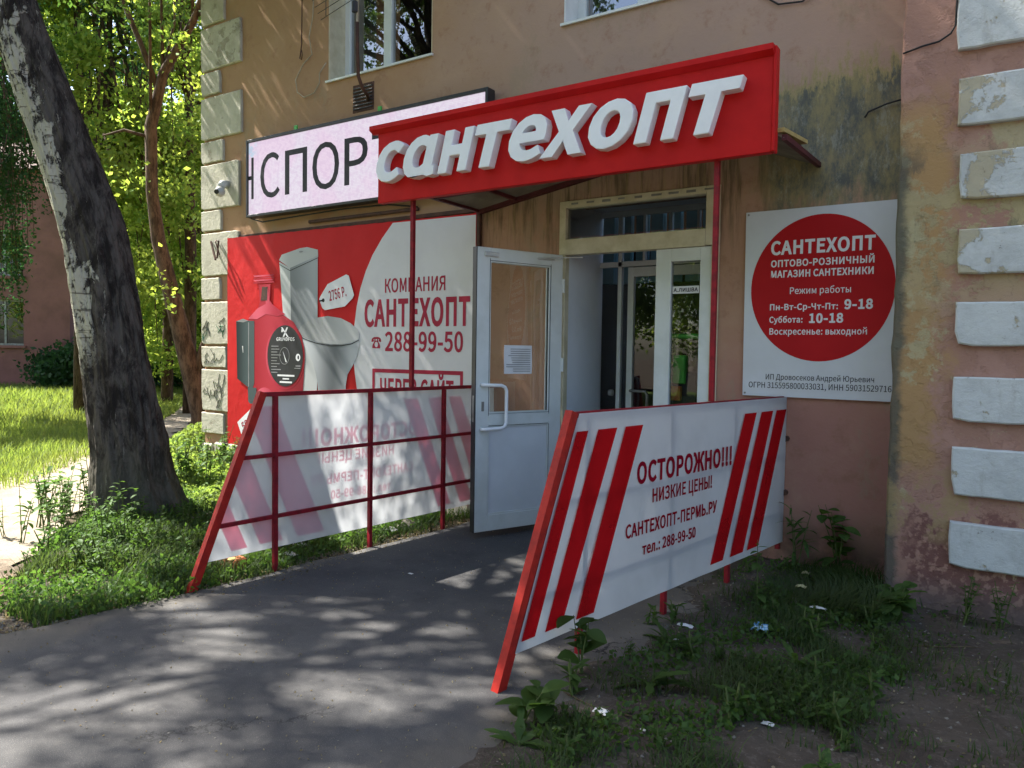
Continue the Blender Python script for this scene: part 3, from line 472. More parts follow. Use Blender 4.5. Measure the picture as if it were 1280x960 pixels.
sheet('asphalt_apron', [(-4.55, -14), (-4.6, 0), (-4.45, 1.2), (-4.42, 1.85), (-4.36, 2.25), (-4.24, 2.8), (-4.12, 3.9), (-3.98, 5.3), (-3.95, 5.836), (-1.0, 5.836), (-.9, 5.3), (-.95, 4.9), (-.85, 4.4), (-1.0, 3.9), (-1.2, 3.2), (-1.35, 2.6), (-1.5, 2.0), (-1.5, .9), (-1.0, -.2), (4.5, -.2), (14, -2), (14, -14)], 0, 'asphalt', thick=.05, jit=.07, seed=3, step=.16)
def grid(name, x0, x1, y0, y1, nx, ny, hf, m, keep=None):
    V = [(x0+(x1-x0)*i/nx, y0+(y1-y0)*j/ny) for j in range(ny+1) for i in range(nx+1)]
    V = [(x, y, hf(x, y)) for x, y in V]
    F = [(j*(nx+1)+i, j*(nx+1)+i+1, (j+1)*(nx+1)+i+1, (j+1)*(nx+1)+i) for j in range(ny) for i in range(nx)]
    me = bpy.data.meshes.new(name); me.from_pydata(V, [], F); me.materials.append(MAT[m])
    me.polygons.foreach_set('use_smooth', [True]*len(me.polygons))
    return tag(link(bpy.data.objects.new(name, me)), kind='structure')
def patch_h(x, y):
    e = min(1, max(0, (x+1.95)/.6)); d = min(1, max(0, (x+.9)/.6))*min(1, max(0, (y-4)/1.2))
    q = e*min(1, max(0, (y-.2)/.8))
    return -.03+e*.045+q*(.03*noise.noise(Vector((x*1.6, y*1.6, 3)))+.016*noise.noise(Vector((x*7, y*7, 1)))+.006*noise.noise(Vector((x*24, y*24, 1))))-.07*d
grid('dirt_patch', -2.05, 4.2, .2, 5.85, 150, 140, patch_h, 'soil_patch')
def verge_h(x, y):
    e = min(1, max(0, (-4.15-x)/.4))
    q = min(1, max(0, (y-(2.02+(-5.2-x)*.83))/.25))
    return -.085+.035*q+e*q*(.035+.03*noise.noise(Vector((x*1.3, y*1.3, 8)))+.012*noise.noise(Vector((x*8, y*8, 1))))*min(1, max(0, (x+8.4)/.8))
grid('soil_verge', -8.4, -4.0, 1.2, 5.83, 90, 96, verge_h, 'soil_patch')

# ------------------------------------------------------------------ the apartment building
B = empty('apartment_building', (-4, 5.84, 0), 'tan and pink plastered apartment block with white corner blocks behind all the shop signs', 'building')
WY = 5.84
holes = [(-6.225, -4.763, 4.52, 6.0), (-3.27, -1.81, 4.475, 6.0), (-3.267, -1.822, 0, 2.91)]
def wall_with_holes(x0, x1, z0, z1, y, thick, holes, step=.35):
    xs = sorted({x0, x1}|{h[i] for h in holes for i in (0, 1)}); zs = sorted({z0, z1}|{h[i] for h in holes for i in (2, 3)})
    def sub(a):
        r = []
        for p, q in zip(a, a[1:]):
            k = max(1, round((q-p)/step)); r += [p+(q-p)*i/k for i in range(k)]
        return r+[a[-1]]
    xs, zs = sub(xs), sub(zs); mb = MB(); nx = len(xs)
    V = [(x, y, z) for z in zs for x in xs]; F = []
    for j in range(len(zs)-1):
        for i in range(nx-1):
            cx, cz = (xs[i]+xs[i+1])/2, (zs[j]+zs[j+1])/2
            if any(h[0] < cx < h[1] and h[2] < cz < h[3] for h in holes): continue
            F.append((j*nx+i, j*nx+i+1, (j+1)*nx+i+1, (j+1)*nx+i))
    mb.add(V, F)
    for h in holes:
        a, b, c, d = h
        mb.add([(a, y, c), (a, y+thick, c), (a, y+thick, d), (a, y, d)], [(0, 1, 2, 3)])
        mb.add([(b, y, c), (b, y+thick, c), (b, y+thick, d), (b, y, d)], [(3, 2, 1, 0)])
        mb.add([(a, y, d), (a, y+thick, d), (b, y+thick, d), (b, y, d)], [(0, 1, 2, 3)])
        mb.add([(a, y, c), (a, y+thick, c), (b, y+thick, c), (b, y, c)], [(3, 2, 1, 0)])
    return mb
wm = wall_with_holes(-8.44, -.5, -.3, 9.5, WY, .42, holes)
wm.add([(-8.44, WY, -.3), (-8.44, 16, -.3), (-8.44, 16, 9.5), (-8.44, WY, 9.5)], [(0, 1, 2, 3)])
wm.add([(-8.44, WY, 9.5), (-8.44, 16, 9.5), (4, 16, 9.5), (4, WY, 9.5)], [(0, 1, 2, 3)])
wm.add([(-8.44, 16, -.3), (4, 16, -.3), (4, 16, 9.5), (-8.44, 16, 9.5)], [(0, 1, 2, 3)])
me = bpy.data.meshes.new('facade_wall'); me.from_pydata([(v[0]+4, v[1]-WY, v[2]) for v in wm.v], [], wm.f); me.materials.append(MAT['plaster'])
link(bpy.data.objects.new('facade_wall', me), B)
# projecting bay on the right, its arris a little uneven
mb = MB(); zs = [-.35+i*.09 for i in range(111)]; RY = 5.40
V = []
for z in zs:
    j = .012*noise.noise(Vector((z*4, 0, 1)))+.008*noise.noise(Vector((z*17, 3, 1)))
    ch = .012+.010*abs(noise.noise(Vector((z*7, 9, 1))))
    V += [(-.535+j, WY+.01, z), (-.535+j, RY+ch, z), (-.535+j+ch, RY, z), (.3, RY, z), (4.2, RY, z)]
F = [(i*5+k, i*5+k+1, (i+1)*5+k+1, (i+1)*5+k) for i in range(len(zs)-1) for k in range(4)]
mb.add(V, F).build('projecting_bay', 'peeling', B)
# plinth, crumbled at the left corner
mb = MB(); rnd = random.Random(5)
for i in range(15):
    x = -8.52+i*.29+rnd.uniform(-.03, .03)
    mb.box(x, x+.27, WY-.05+rnd.uniform(-.02, .01), WY+.2, -.3, .12+rnd.uniform(-.05, .16)-(.0 if i > 2 else -.12), c=.02)
mb.build('plinth', 'quoin_left', B)
# white corner blocks
def quoin(x0, x1, z0, z1, y, dep, m, seed):
    r = random.Random(seed); n = 14; V = []
    pts = []
    for i in range(n): pts.append((x0+(x1-x0)*i/n, z0))
    for i in range(3): pts.append((x1, z0+(z1-z0)*i/3))
    for i in range(n): pts.append((x1-(x1-x0)*i/n, z1))
    for i in range(3): pts.append((x0, z1-(z1-z0)*i/3))
    pts = [(x+r.uniform(-.0035, .0035), z+r.uniform(-.003, .003)) for x, z in pts]; pts[0] = (x0+r.uniform(0, .025), z0+r.uniform(0, .02)); pts[3+n+n-1+1 if False else n+3] = (pts[n+3][0]-r.uniform(0, .02), pts[n+3][1]-r.uniform(0, .015))
    k = len(pts); cx, cz = (x0+x1)/2, (z0+z1)/2
    V = [(x, y, z) for x, z in pts]+[(x, y-dep+.008, z) for x, z in pts]
    V += [(cx+(x-cx)*(1-.018/(x1-x0)), y-dep, cz+(z-cz)*(1-.018/(z1-z0))) for x, z in pts]
    F = [(a*k+i, a*k+(i+1) % k, (a+1)*k+(i+1) % k, (a+1)*k+i) for a in (0, 1) for i in range(k)]+[tuple(2*k+i for i in range(k))]
    MB().add(V, F).build('corner_block', m, B)
LQ = [(-8.01, 5.59, 5.97), (-7.69, 5.03, 5.55), (-8.09, 4.73, 5.0), (-7.68, 4.18, 4.69), (-8.03, 3.89, 4.15), (-7.72, 3.31, 3.86), (-8.07, 3.04, 3.29), (-7.73, 2.48, 3.01), (-8.09, 2.18, 2.45), (-7.78, 1.62, 2.15), (-7.97, 1.33, 1.59), (-7.78, .78, 1.30), (-8.02, .49, .75)]
for i, (x, a, b) in enumerate(LQ): quoin(-8.47, x, a, b, WY, .035, 'quoin_left', i)
for i, z in enumerate((5.99, 6.4, 7, 7.4)): quoin(-8.47, -7.7 if i % 2 else -8.05, z+.02, z+.38, WY, .035, 'quoin_left', 30+i)
for i, (x, a, b) in enumerate([(-.235, 3.455, 3.80), (-.215, 2.99, 3.28), (-.195, 2.54, 2.82), (-.185, 2.08, 2.36), (-.185, 1.64, 1.91), (-.185, 1.17, 1.45), (-.175, .71, 1.01), (-.175, .26, .54), (-.235, 3.95, 4.27), (-.235, 4.45, 4.77)]):
    quoin(x, 1.15, a, b, RY, .045, 'quoin_right', 50+i)
# windows: deep white reveals, sill strip, frame with panes, dark room and curtain behind
def window(x0, x1, z0, z1):
    y = WY+.24
    for a, b in ((x0-.001, x0+.012), (x1-.012, x1+.001)): box('window_reveal', 'yellowed_pvc' if x0 < -5 else 'white_pvc', B, a, b, WY+.004, y+.05, z0+.02, z1, c=.001)
    MB().add([(x0-.02, WY-.03, z0), (x1+.02, WY-.03, z0), (x1, y+.02, z0+.045), (x0, y+.02, z0+.045), (x0-.02, WY-.03, z0-.022), (x1+.02, WY-.03, z0-.022), (x1, y+.02, z0+.02), (x0, y+.02, z0+.02)],
             [(0, 1, 2, 3), (7, 6, 5, 4), (0, 4, 5, 1), (1, 5, 6, 2), (2, 6, 7, 3), (3, 7, 4, 0)]).build('window_sill', 'white_pvc', B)
    f = MB(); xm = x0+(x1-x0)*.445
    f.box(x0+.01, x0+.085, y, y+.07, z0+.03, z1); f.box(x1-.075, x1-.01, y, y+.07, z0+.03, z1)
    f.box(x0+.085, x1-.075, y, y+.07, z0+.03, z0+.10); f.box(x0+.085, x1-.075, y, y+.07, z1-.08, z1-.005)
    f.box(xm-.055, xm+.055, y-.004, y+.074, z0+.10, z1-.08)
    fr = f.build('window_frame', 'white_pvc', B)
    for a, b in ((x0+.085, xm-.055), (xm+.055, x1-.075)):
        MB().add([(a-.004+4, y+.03-WY, z0+.09), (b+.004+4, y+.03-WY, z0+.09), (b+.004+4, y+.03-WY, z1-.07), (a-.004+4, y+.03-WY, z1-.07)], [(0, 1, 2, 3)]).build('pane', 'glass', fr)
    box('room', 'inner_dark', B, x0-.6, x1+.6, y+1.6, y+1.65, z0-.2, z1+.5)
    mb = MB(); V = []; n = 26; cx0, cx1 = xm-.62, xm-.36
    for i in range(n+1):
        for z in (z0+.05, z1-.05): V.append((cx0+(cx1-cx0)*i/n, y+.2+.03*math.sin(i*1.7), z))
    mb.add(V, [(i*2, i*2+2, i*2+3, i*2+1) for i in range(n)]).build('curtain', 'curtain', B, smooth=True)
window(-6.225, -4.763, 4.52, 6.0); window(-3.27, -1.81, 4.475, 6.0)
v = MB(); v.box(-5.845, -5.54, WY-.006, WY+.02, 4.108, 4.40); vg = v.build('vent_grille', 'rust_metal', B)
for i in range(7): box('slat', 'black_metal', vg, -5.83+4, -5.555+4, -.018, -.007, 4.135+i*.036, 4.150+i*.036)
# entrance: frame, transom, fixed leaf
dm = MB()
dm.box(-3.267, -3.205, WY-.02, WY+.06, 2.44, 2.91); dm.box(-1.935, -1.822, WY-.02, WY+.06, 2.44, 2.91)
dm.box(-3.205, -1.935, WY-.02, WY+.06, 2.85, 2.91); dm.box(-3.205, -1.935, WY-.025, WY+.07, 2.435, 2.573)
dm.box(-3.268, -3.205, WY-.015, WY+.06, -.02, 2.438); dm.box(-1.885, -1.822, WY-.015, WY+.06, -.02, 2.438)
df = dm.build('door_frame', 'yellowed_pvc', B)
MB().add([(-3.21+4, .03, 2.56), (-1.93+4, .03, 2.56), (-1.93+4, .03, 2.86), (-3.21+4, .03, 2.86)], [(0, 1, 2, 3)]).build('pane', 'glass', df)
for z in (2.22, 1.53, .4): box('hinge', 'white_pvc', B, -1.868, -1.842, WY-.034, WY-.014, z, z+.13, c=.006)
random.seed(3)
for x in range(9): box('mounting_tape', 'grey_metal', B, -3.15+x*.15, -3.09+x*.15+random.random()*.03, WY-.0235, WY-.0195, 2.868+random.random()*.01, 2.89)
fl = MB()
fl.box(-2.354, -2.222, WY+.0, WY+.06, .02, 2.433); fl.box(-1.978, -1.888, WY+.0, WY+.06, .02, 2.433); fl.box(-2.222, -1.978, WY, WY+.06, 2.327, 2.433); fl.box(-2.222, -1.978, WY, WY+.06, .02, .2)
fx = fl.build('fixed_door_leaf', 'white_pvc', B)
MB().add([(-2.226+4, .03, .19), (-1.974+4, .03, .19), (-1.974+4, .03, 2.33), (-2.226+4, .03, 2.33)], [(0, 1, 2, 3)]).build('pane', 'door_glass', fx)
# vestibule behind the doorway
q = MB()
q.box(-3.30, -3.22, WY+.061, 6.62, -.02, 2.93, c=.001)
q.build('vestibule_side_wall', 'inner_white', B)
box('vestibule_floor', 'stone', B, -3.3, -1.7, WY+.001, 9.0, -.05, .03, c=.001)
box('vestibule_ceiling', 'inner_white', B, -3.3, -1.6, WY+.061, 6.6, 2.94, 3.0, c=.001)
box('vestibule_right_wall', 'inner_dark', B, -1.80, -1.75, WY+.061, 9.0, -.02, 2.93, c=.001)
ip = MB(); IY = 6.56
ip.box(-3.22, -1.80, IY, IY+.05, 2.40, 2.45); ip.box(-3.22, -1.80, IY, IY+.05, 2.88, 2.93)
ip.box(-3.03, -2.99, IY, IY+.05, .03, 2.9); ip.box(-2.92, -2.86, IY-.01, IY+.04, .03, 2.39); ip.box(-2.12, -2.05, IY, IY+.05, .03, 2.39)
ip.box(-2.86, -2.12, IY-.01, IY+.04, 2.30, 2.39)
for x in (-2.78, -2.52, -2.26): ip.box(x, x+.025, IY, IY+.05, 2.45, 2.88)
ii = ip.build('inner_door_frame', 'white_pvc', B)
MB().add([(-3.2+4, IY+.02-WY, .03), (-1.8+4, IY+.02-WY, .03), (-1.8+4, IY+.02-WY, 2.9), (-3.2+4, IY+.02-WY, 2.9)], [(0, 1, 2, 3)]).build('pane', 'door_glass', ii)
MB().tube([(-2.84, IY-.02, 1.22), (-2.84, IY-.09, 1.22), (-2.68, IY-.11, 1.22), (-2.66, IY-.11, 1.19), (-2.66, IY-.11, .95), (-2.68, IY-.1, .92), (-2.84, IY-.09, .92), (-2.84, IY-.02, .92)], .014, 8).build('inner_handle', 'grey_metal', B, smooth=True)
box('lock_lever', 'grey_metal', B, -3.09, -3.04, IY-.06, IY, 1.16, 1.22, c=.012)
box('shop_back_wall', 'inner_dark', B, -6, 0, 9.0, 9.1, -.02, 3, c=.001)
ts = MB()
for i in range(12): ts.box(-3.7+i*.19, -3.56+i*.19, 7.6+.02*(i % 3), 7.7, 2.35, 3.1, c=.004)
ts.build('teal_reflection_slats', 'teal', B)  # added partition slats; their teal stands in for reflections in the transom
tg = empty('green_bin', (-2.10, 6.12, .03), 'green topped plastic bin standing behind the narrow fixed door pane', 'bin')
g = MB(); g.box(-2.26, -2.03, 6.0, 6.22, 1.02, 1.42, c=.02); g.build('bin_body', 'inner_dark', tg); g = MB(); g.box(-2.28, -2.02, 5.98, 6.24, 1.70, 1.74, c=.01); g.build('lid', 'green_plastic', tg)
g = MB(); g.box(-2.24, -2.13, 5.97, 6.05, 1.32, 1.56, c=.01); g.build('green_side', 'green_plastic', tg)
g = MB(); g.box(-2.27, -2.03, 6.0, 6.22, .04, 1.0, c=.01); g.build('base', 'black_metal', tg)
g = MB(); g.box(-2.27, -2.16, 5.95, 6.0, 1.18, 1.30, c=.005); g.build('card_label', 'yellow_card', tg)
st = empty('door_sticker', (-2.10, WY+.02, 2.09), 'small white name strip with black letters stuck on the narrow door pane', 'sticker')
box('strip', 'print_white', st, -2.215, -1.99, WY+.024, WY+.027, 2.065, 2.125, c=.0005)
text('lettering', st, 'А.ЛИШВА', -2.205, -2.0, 2.08, .03, WY+.0225, 'print_black', 10, depth=.0012)

# open door leaf
hx, hy = -3.227, WY-.02; ox, oy = -3.583, 4.998
th = math.atan2(oy-hy, ox-hx)
D = bpy.data.objects.new('door_leaf', None); D.location = (hx+4, hy-WY, 0); D.rotation_euler = (0, 0, th); link(D, B)
D.parent = None; D.location = (hx, hy, 0)
tag(D, 'white plastic glazed entrance door swung wide open in front of the facade', 'door'); D.name = 'entrance_door'
l = MB(); z0 = .055
l.box(.02, .15, -.03, .03, z0, 2.43); l.box(.78, .91, -.03, .03, z0, 2.43)
l.box(.15, .78, -.03, .03, 2.325, 2.43); l.box(.15, .78, -.03, .03, .945, 1.045); l.box(.15, .78, -.03, .03, z0, .19)
for a, b, c, d in ((.15, .78, 1.045, 2.325), (.15, .78, .19, .945)):    # beads
    for s in (-.026, .018):
        l.box(a, a+.014, s, s+.008, c, d, c=.001); l.box(b-.014, b, s, s+.008, c, d, c=.001); l.box(a+.014, b-.014, s, s+.008, c, c+.014, c=.001); l.box(a+.014, b-.014, s, s+.008, d-.014, d, c=.001)
l.build('leaf_frame', 'white_pvc', D)
box('lower_panel', 'inner_white', D, .15, .78, -.012, .012, .19, .945, c=.001)
s = MB(); s.box(.149, .152, -.032, .032, 1.03, 2.34, c=.0005); s.box(.778, .781, -.032, .032, 1.03, 2.34, c=.0005)
s.box(.152, .778, -.0315, -.028, 1.044, 1.047, c=.0005); s.box(.152, .778, .028, .0315, 1.044, 1.047, c=.0005); s.box(.152, .778, .028, .0315, 2.323, 2.326, c=.0005); s.box(.905, .9125, -.031, .031, z0, 2.43, c=.0005)
s.box(.152, .778, .028, .0315, .943, .946, c=.0005); s.box(.149, .152, .028, .0315, .2, .94, c=.0005)
s.build('rubber_seal', 'black_metal', D)
MB().add([(.15, 0, 1.04), (.78, 0, 1.04), (.78, 0, 2.33), (.15, 0, 2.33)], [(0, 1, 2, 3)]).build('pane', 'door_glass', D)
MB().tube([(.85, .03, 1.29), (.85, .06, 1.29), (.84, .08, 1.29), (.69, .09, 1.285), (.655, .09, 1.27), (.64, .09, 1.24), (.64, .09, .97), (.655, .09, .94), (.69, .09, .925), (.84, .08, .92), (.85, .06, .92), (.85, .03, .92)], .015, 10).build('handle', 'white_acrylic', D, smooth=True)
MB().tube([(.85, -.03, 1.29), (.85, -.09, 1.285), (.84, -.115, 1.26), (.84, -.115, .95), (.85, -.09, .925), (.85, -.03, .92)], .016, 10).build('handle', 'white_acrylic', D, smooth=True)
box('lock_cover', 'grey_metal', D, .825, .85, .03, .036, 1.07, 1.15, c=.003)
box('latch_plate', 'grey_metal', D, .908, .9135, -.012, .012, .98, 1.2, c=.0005)
c_ = MB(); c_.box(.70, .84, .03, .048, 2.355, 2.395, c=.006); c_.box(.12, .30, .03, .045, 2.372, 2.388, c=.003); c_.tube([(.3, .04, 2.38), (.05, .12, 2.40), (-.1, .16, 2.41)], .006, 6); c_.build('door_closer', 'camera_white', D)
for z in (.35, 1.4, 2.1): MB().tube([(.012, .03, z), (.012, .03, z+.12)], .014, 8).build('hinge', 'white_pvc', D)
pn = MB(); V = []; n = 8
for j in range(n+1):
    for i in range(n+1):
        x, z = .325+.29*i/n, 1.38+.245*j/n
        V.append((x, .006+.003*math.sin(i*.9+j*.7), z))
pn.add(V, [(j*(n+1)+i, j*(n+1)+i+1, (j+1)*(n+1)+i+1, (j+1)*(n+1)+i) for j in range(n) for i in range(n)])
pe = empty('paper_notice', (hx, hy, 0), 'white printed paper sheet taped inside the glass of the open door', 'notice', rz=th)
pn.build('sheet', 'print_white', pe, smooth=True)
ln = MB(); rr = random.Random(2)
for k in range(11): ln.box(.345, .60-rr.random()*.08, .0105, .0115, 1.40+k*.019, 1.4055+k*.019, c=.0002)
ln.build('print_lines', 'print_grey', pe)


# ------------------------------------------------------------------ canopy over the entrance and its fascia sign
C_ = empty('entrance_canopy', (-2.62, 5.3, 2.9), 'shallow gabled canopy with grey underside and dark red edges behind the big red sign', 'canopy')
def slab(a, b, c, d, t):
    V = [Vector(p) for p in (a, b, c, d)]; return V+[p+Vector((0, 0, t)) for p in V], [(3, 2, 1, 0), (4, 5, 6, 7), (0, 1, 5, 4), (1, 2, 6, 5), (2, 3, 7, 6), (3, 0, 4, 7)]
XL, XM, XR, ZL, ZM, ZR, YF = -4.14, -1.95, -1.10, 2.915, 3.30, 2.965, 4.745
MB().add(*slab((XL, YF, ZL), (XM, YF, ZM), (XM, WY-.003, ZM), (XL, WY-.003, ZL), .02)).build('left_roof_slope', 'ply_grey', C_)
MB().add(*slab((XM+.002, YF, ZM), (XR, YF, ZR-.07), (XR, WY-.003, ZR), (XM+.002, WY-.003, ZM), .02)).build('right_roof_slope', 'ply_grey', C_)
t = MB(); Yv = Vector((0, 0, 1))
t.bar((XL, YF, ZL), (XL, WY-.01, ZL), .03, .045, Yv); t.bar((XR, YF, ZR-.065), (XR, WY-.01, ZR+.005), .03, .035, Yv)
t.bar((XL-.02, WY-.03, ZL-.02), (XM, WY-.03, ZM-.03), .04, .05)
t.bar((-3.72, YF, 2.98), (-3.72, WY-.06, 2.98), .03, .04, Yv); t.bar((-4.1, YF+.35, 2.90), (-3.4, YF+.75, 3.03), .03, .03, Yv)
t.build('edge_trim', 'dark_red_trim', C_)
w_ = MB(); w_.bar((-1.13, 4.72, 2.94), (-1.10, 5.25, 2.99), .07, .025, Yv); w_.build('loose_plank', 'yellow_wood', C_)
def post(x, y, z0, z1): MB().bar((x, y, z0), (x, y, z1), .032, .032).build('post', 'red_metal', C_)
post(-4.05, 4.74, 1.262, 2.83); post(-1.508, 4.74, 1.262, 2.83)
S = empty('fascia_sign', (-2.76, 4.68, 3.1), 'long red fascia sign with raised white slanted letters above the shop door', 'sign')
b = MB(); b.box(-4.375, -1.155, 4.665, 4.725, 2.80, 3.385, c=.004); b.build('board', 'red_paint', S)
box('added_backing', 'ply_grey', S, -4.37, -1.16, 4.7255, 4.735, 2.803, 3.38, c=.002)  # added unseen grey backing, keeps red out of the transom reflection
b = MB(); b.add([(-4.43, 4.615, 3.40), (-1.15, 4.615, 3.40), (-1.15, 4.615, 3.435), (-4.43, 4.615, 3.435), (-4.43, 4.725, 3.387), (-1.15, 4.725, 3.387), (-1.15, 4.725, 3.435), (-4.43, 4.725, 3.435), (-4.43, 4.66, 3.375), (-1.15, 4.66, 3.375)],
    [(0, 1, 2, 3), (3, 2, 6, 7), (0, 8, 9, 1), (8, 4, 5, 9), (4, 7, 6, 5), (0, 3, 7, 4, 8), (1, 9, 5, 6, 2)]); b.build('top_lip', 'red_paint', S)
b = MB(); b.box(-1.154, -1.135, 4.65, 4.73, 2.80, 3.43, c=.004); b.build('end_cap', 'red_paint', S)
for ch, a, e in (('с', -4.325, -4.015), ('ɑ', -4.03, -3.665), ('н', -3.68, -3.32), ('т', -3.32, -2.985), ('е', -3.015, -2.69), ('х', -2.75, -2.335), ('о', -2.365, -2.03), ('п', -2.03, -1.665), ('т', -1.66, -1.31)):
    g = loops_of(ch, 13); xs = [p.x+p.y*.26 for l, _ in g for p in l]; ys = [p.y for l, _ in g for p in l]
    ax, bx, ay, by = min(xs), max(xs), min(ys), max(ys); z0, z1 = 2.945, 3.268
    def bld(loops, y0, y1, inset=0): pass
    L = [[((p.x+p.y*.26-ax)/(bx-ax)*(e-a)+a, (p.y-ay)/(by-ay)*(z1-z0)+z0) for p in l] for l, _ in g]
    o = MB().prism(L, 4.585, 4.664).build('letter', 'white_acrylic', S)
    md = o.modifiers.new('bevel', 'BEVEL'); md.width = .006; md.segments = 2; md.limit_method = 'ANGLE'; md.angle_limit = math.radians(50)

# ------------------------------------------------------------------ LED display
def ledm():
    n = NT('led_face'); o = n.xyz()
    px = n.new('CombineXYZ'); n.put(px.inputs[0], n.ma('SNAP', o[0], .016)); n.put(px.inputs[2], n.ma('SNAP', o[2], .016))
    blotch = n.noise(vec=px.outputs[0], scale=60, detail=2, col=True)
    c = n.mx(.16, (.90, .82, .93), blotch, 'OVERLAY')
    tile = n.mx(n.ss(n.noise(vec=px.outputs[0], scale=2.2, detail=3), .42, .6), c, (.93, .70, .88)); c = n.mx(.75, c, tile)
    cy = n.mul(n.ss(o[0], -7.2, -7.35), n.ss(o[2], 3.72, 3.85), n.ss(n.noise(vec=px.outputs[0], scale=11), .45, .5))
    c = n.mx(n.mul(cy, .6), c, (.3, .75, .9))
    gx = n.ma('ABSOLUTE', n.ma('SUBTRACT', n.ma('FRACT', n.ma('DIVIDE', o[0], .016)), .5)); gz = n.ma('ABSOLUTE', n.ma('SUBTRACT', n.ma('FRACT', n.ma('DIVIDE', o[2], .016)), .5))
    g = n.ma('MAXIMUM', n.ss(gx, .36, .5), n.ss(gz, .36, .5))
    c = n.mx(n.mul(n.ss(n.noise(vec=px.outputs[0], scale=23, detail=2), .45, .6), .4), c, (.72, .52, .74)); c = n.mx(n.mul(g, .45), c, (.40, .32, .46))
    n.fin((.03, .03, .03), .5); n.put(n.b.inputs['Emission Color'], c); n.b.inputs['Emission Strength'].default_value = .195
    return n.m
MAT['led_face'] = ledm()
L = empty('led_display', (-5.7, 5.72, 3.11), 'wide black framed LED display showing tall thin letters on glowing pinkish white', 'display')
b = MB(); y0, y1 = 5.68, 5.80
b.box(-7.425, -7.395, y0, y1, 3.11, 4.01); b.box(-4.0, -3.97, y0, y1, 3.11, 4.01); b.box(-7.395, -4.0, y0, y1, 3.975, 4.01); b.box(-7.395, -4.0, y0, y1, 3.11, 3.14)
b.box(-7.395, -4.0, y1-.03, y1, 3.14, 3.975); b.box(-7.5, -7.43, 5.76, 5.838, 3.3, 3.85, c=.01)
b.build('housing', 'black_metal', L)
MB().add([(-7.395, 5.70, 3.14), (-4.0, 5.70, 3.14), (-4.0, 5.70, 3.975), (-7.395, 5.70, 3.975)], [(0, 1, 2, 3)]).build('screen', 'led_face', L)
def seg(*bx_):
    m = MB()
    for q in bx_: m.box(*q, c=.0003)
    return m
YL = 5.6965
seg((-7.392, -7.345, YL, YL+.003, 3.545, 3.59), (-7.345, -7.305, YL, YL+.003, 3.32, 3.80)).build('display_letter', 'print_black', L)
text('display_letter', L, 'С', -7.185, -6.85, 3.315, .49, YL, 'print_black', 1, depth=.003)
text('display_letter', L, 'П', -6.76, -6.40, 3.315, .48, YL, 'print_black', 2, depth=.003)
text('display_letter', L, 'О', -6.315, -5.905, 3.315, .485, YL, 'print_black', 1, depth=.003)
text('display_letter', L, 'Р', -5.825, -5.49, 3.315, .48, YL, 'print_black', 2, depth=.003)
text('display_letter', L, 'Т', -5.43, -5.05, 3.315, .475, YL, 'print_black', 2, depth=.003)
text('display_letter', L, 'Е', -4.96, -4.66, 3.315, .475, YL, 'print_black', 2, depth=.003)
for x, z in ((-6.62, 4.01), (-5.36, 4.01)):
    MB().box(x, x+.05, 5.70, 5.72, z, z+.055, c=.004).build('fixing_tab', 'green_plastic' if x < -6 else 'green_plastic', L)
MB().tube([(-7.38, 5.72, 3.10), (-7.2, 5.74, 3.05), (-6.6, 5.76, 3.07), (-5.9, 5.78, 3.09), (-5.3, 5.8, 3.08), (-4.9, 5.8, 3.02)], .008, 6).build('power_cable', 'cable_black', L, smooth=True)

# ------------------------------------------------------------------ left advertising banner
def grad(name, c1, c2, x0, x1, z0=None, z1=None, c3=None, x2=None):
    n = NT(name); o = n.xyz(); f = n.ss(o[0], x0, x1)
    if z0 is not None: f = n.ma('ADD', n.ma('MULTIPLY', f, .6), n.ma('MULTIPLY', n.ss(o[2], z0, z1), .4))
    c = n.mx(f, c1, c2)
    if c3: c = n.mx(n.ss(o[0], x1, x2), c, c3)
    MAT[name] = n.fin(c, .5, .15)
grad('print_china_light', (.55, .56, .56), (.42, .43, .43), -6.98, -6.77)
grad('print_china_front', (.10, .11, .12), (.36, .38, .40), -6.80, -6.32, 1.7, 2.7)
grad('print_china_lid', (.22, .23, .235), (.50, .50, .50), -6.62, -5.7)
grad('print_china_bowl', (.44, .46, .48), (.10, .11, .12), -6.55, -6.08, c3=(.40, .42, .44), x2=-5.75)
grad('print_china_side', (.30, .31, .32), (.52, .53, .54), -6.0, -5.69)
grad('print_pump_red', (.34, .012, .025), (.42, .03, .05), -7.45, -7.1, c3=(.20, .008, .018), x2=-6.55)
grad('print_pump_pink', (.62, .10, .15), (.40, .025, .05), -7.35, -7.0, c3=(.26, .01, .02), x2=-6.55)
grad('print_black_box', (.012, .02, .025), (.06, .085, .09), -7.75, -7.5)
A = empty('advertising_banner', (-6.05, 5.80, .4), 'red and white stretched banner with printed toilet, pump and phone number beside the door', 'banner')
BY = 5.80; x0, x1 = -7.93, -4.165; ztop = lambda x: 2.925+(x-x0)/(x1-x0)*-.03
V = []; nx, nz = 60, 34
for j in range(nz+1):
    for i in range(nx+1):
        x = x0+(x1-x0)*i/nx; zt = ztop(x); z = .36+(zt-.36)*j/nz
        sag = .006*abs(math.sin(i/nx*math.pi*17)) if j == nz else 0
        V.append((x, BY+.0003*math.sin(i*.8), z-sag))
MB().add(V, [(j*(nx+1)+i, j*(nx+1)+i+1, (j+1)*(nx+1)+i+1, (j+1)*(nx+1)+i) for j in range(nz) for i in range(nx)]).build('sheet', 'banner_red', A, smooth=True)
def pol(name, pts, y, m, parent, d=.0008): return MB().prism([pts], y, y+d).build(name, m, parent)
def arc(cx, cz, rx, rz, a0, a1, n=24): return [(cx+rx*math.cos(math.radians(a0+(a1-a0)*i/n)), cz+rz*math.sin(math.radians(a0+(a1-a0)*i/n))) for i in range(n+1)]
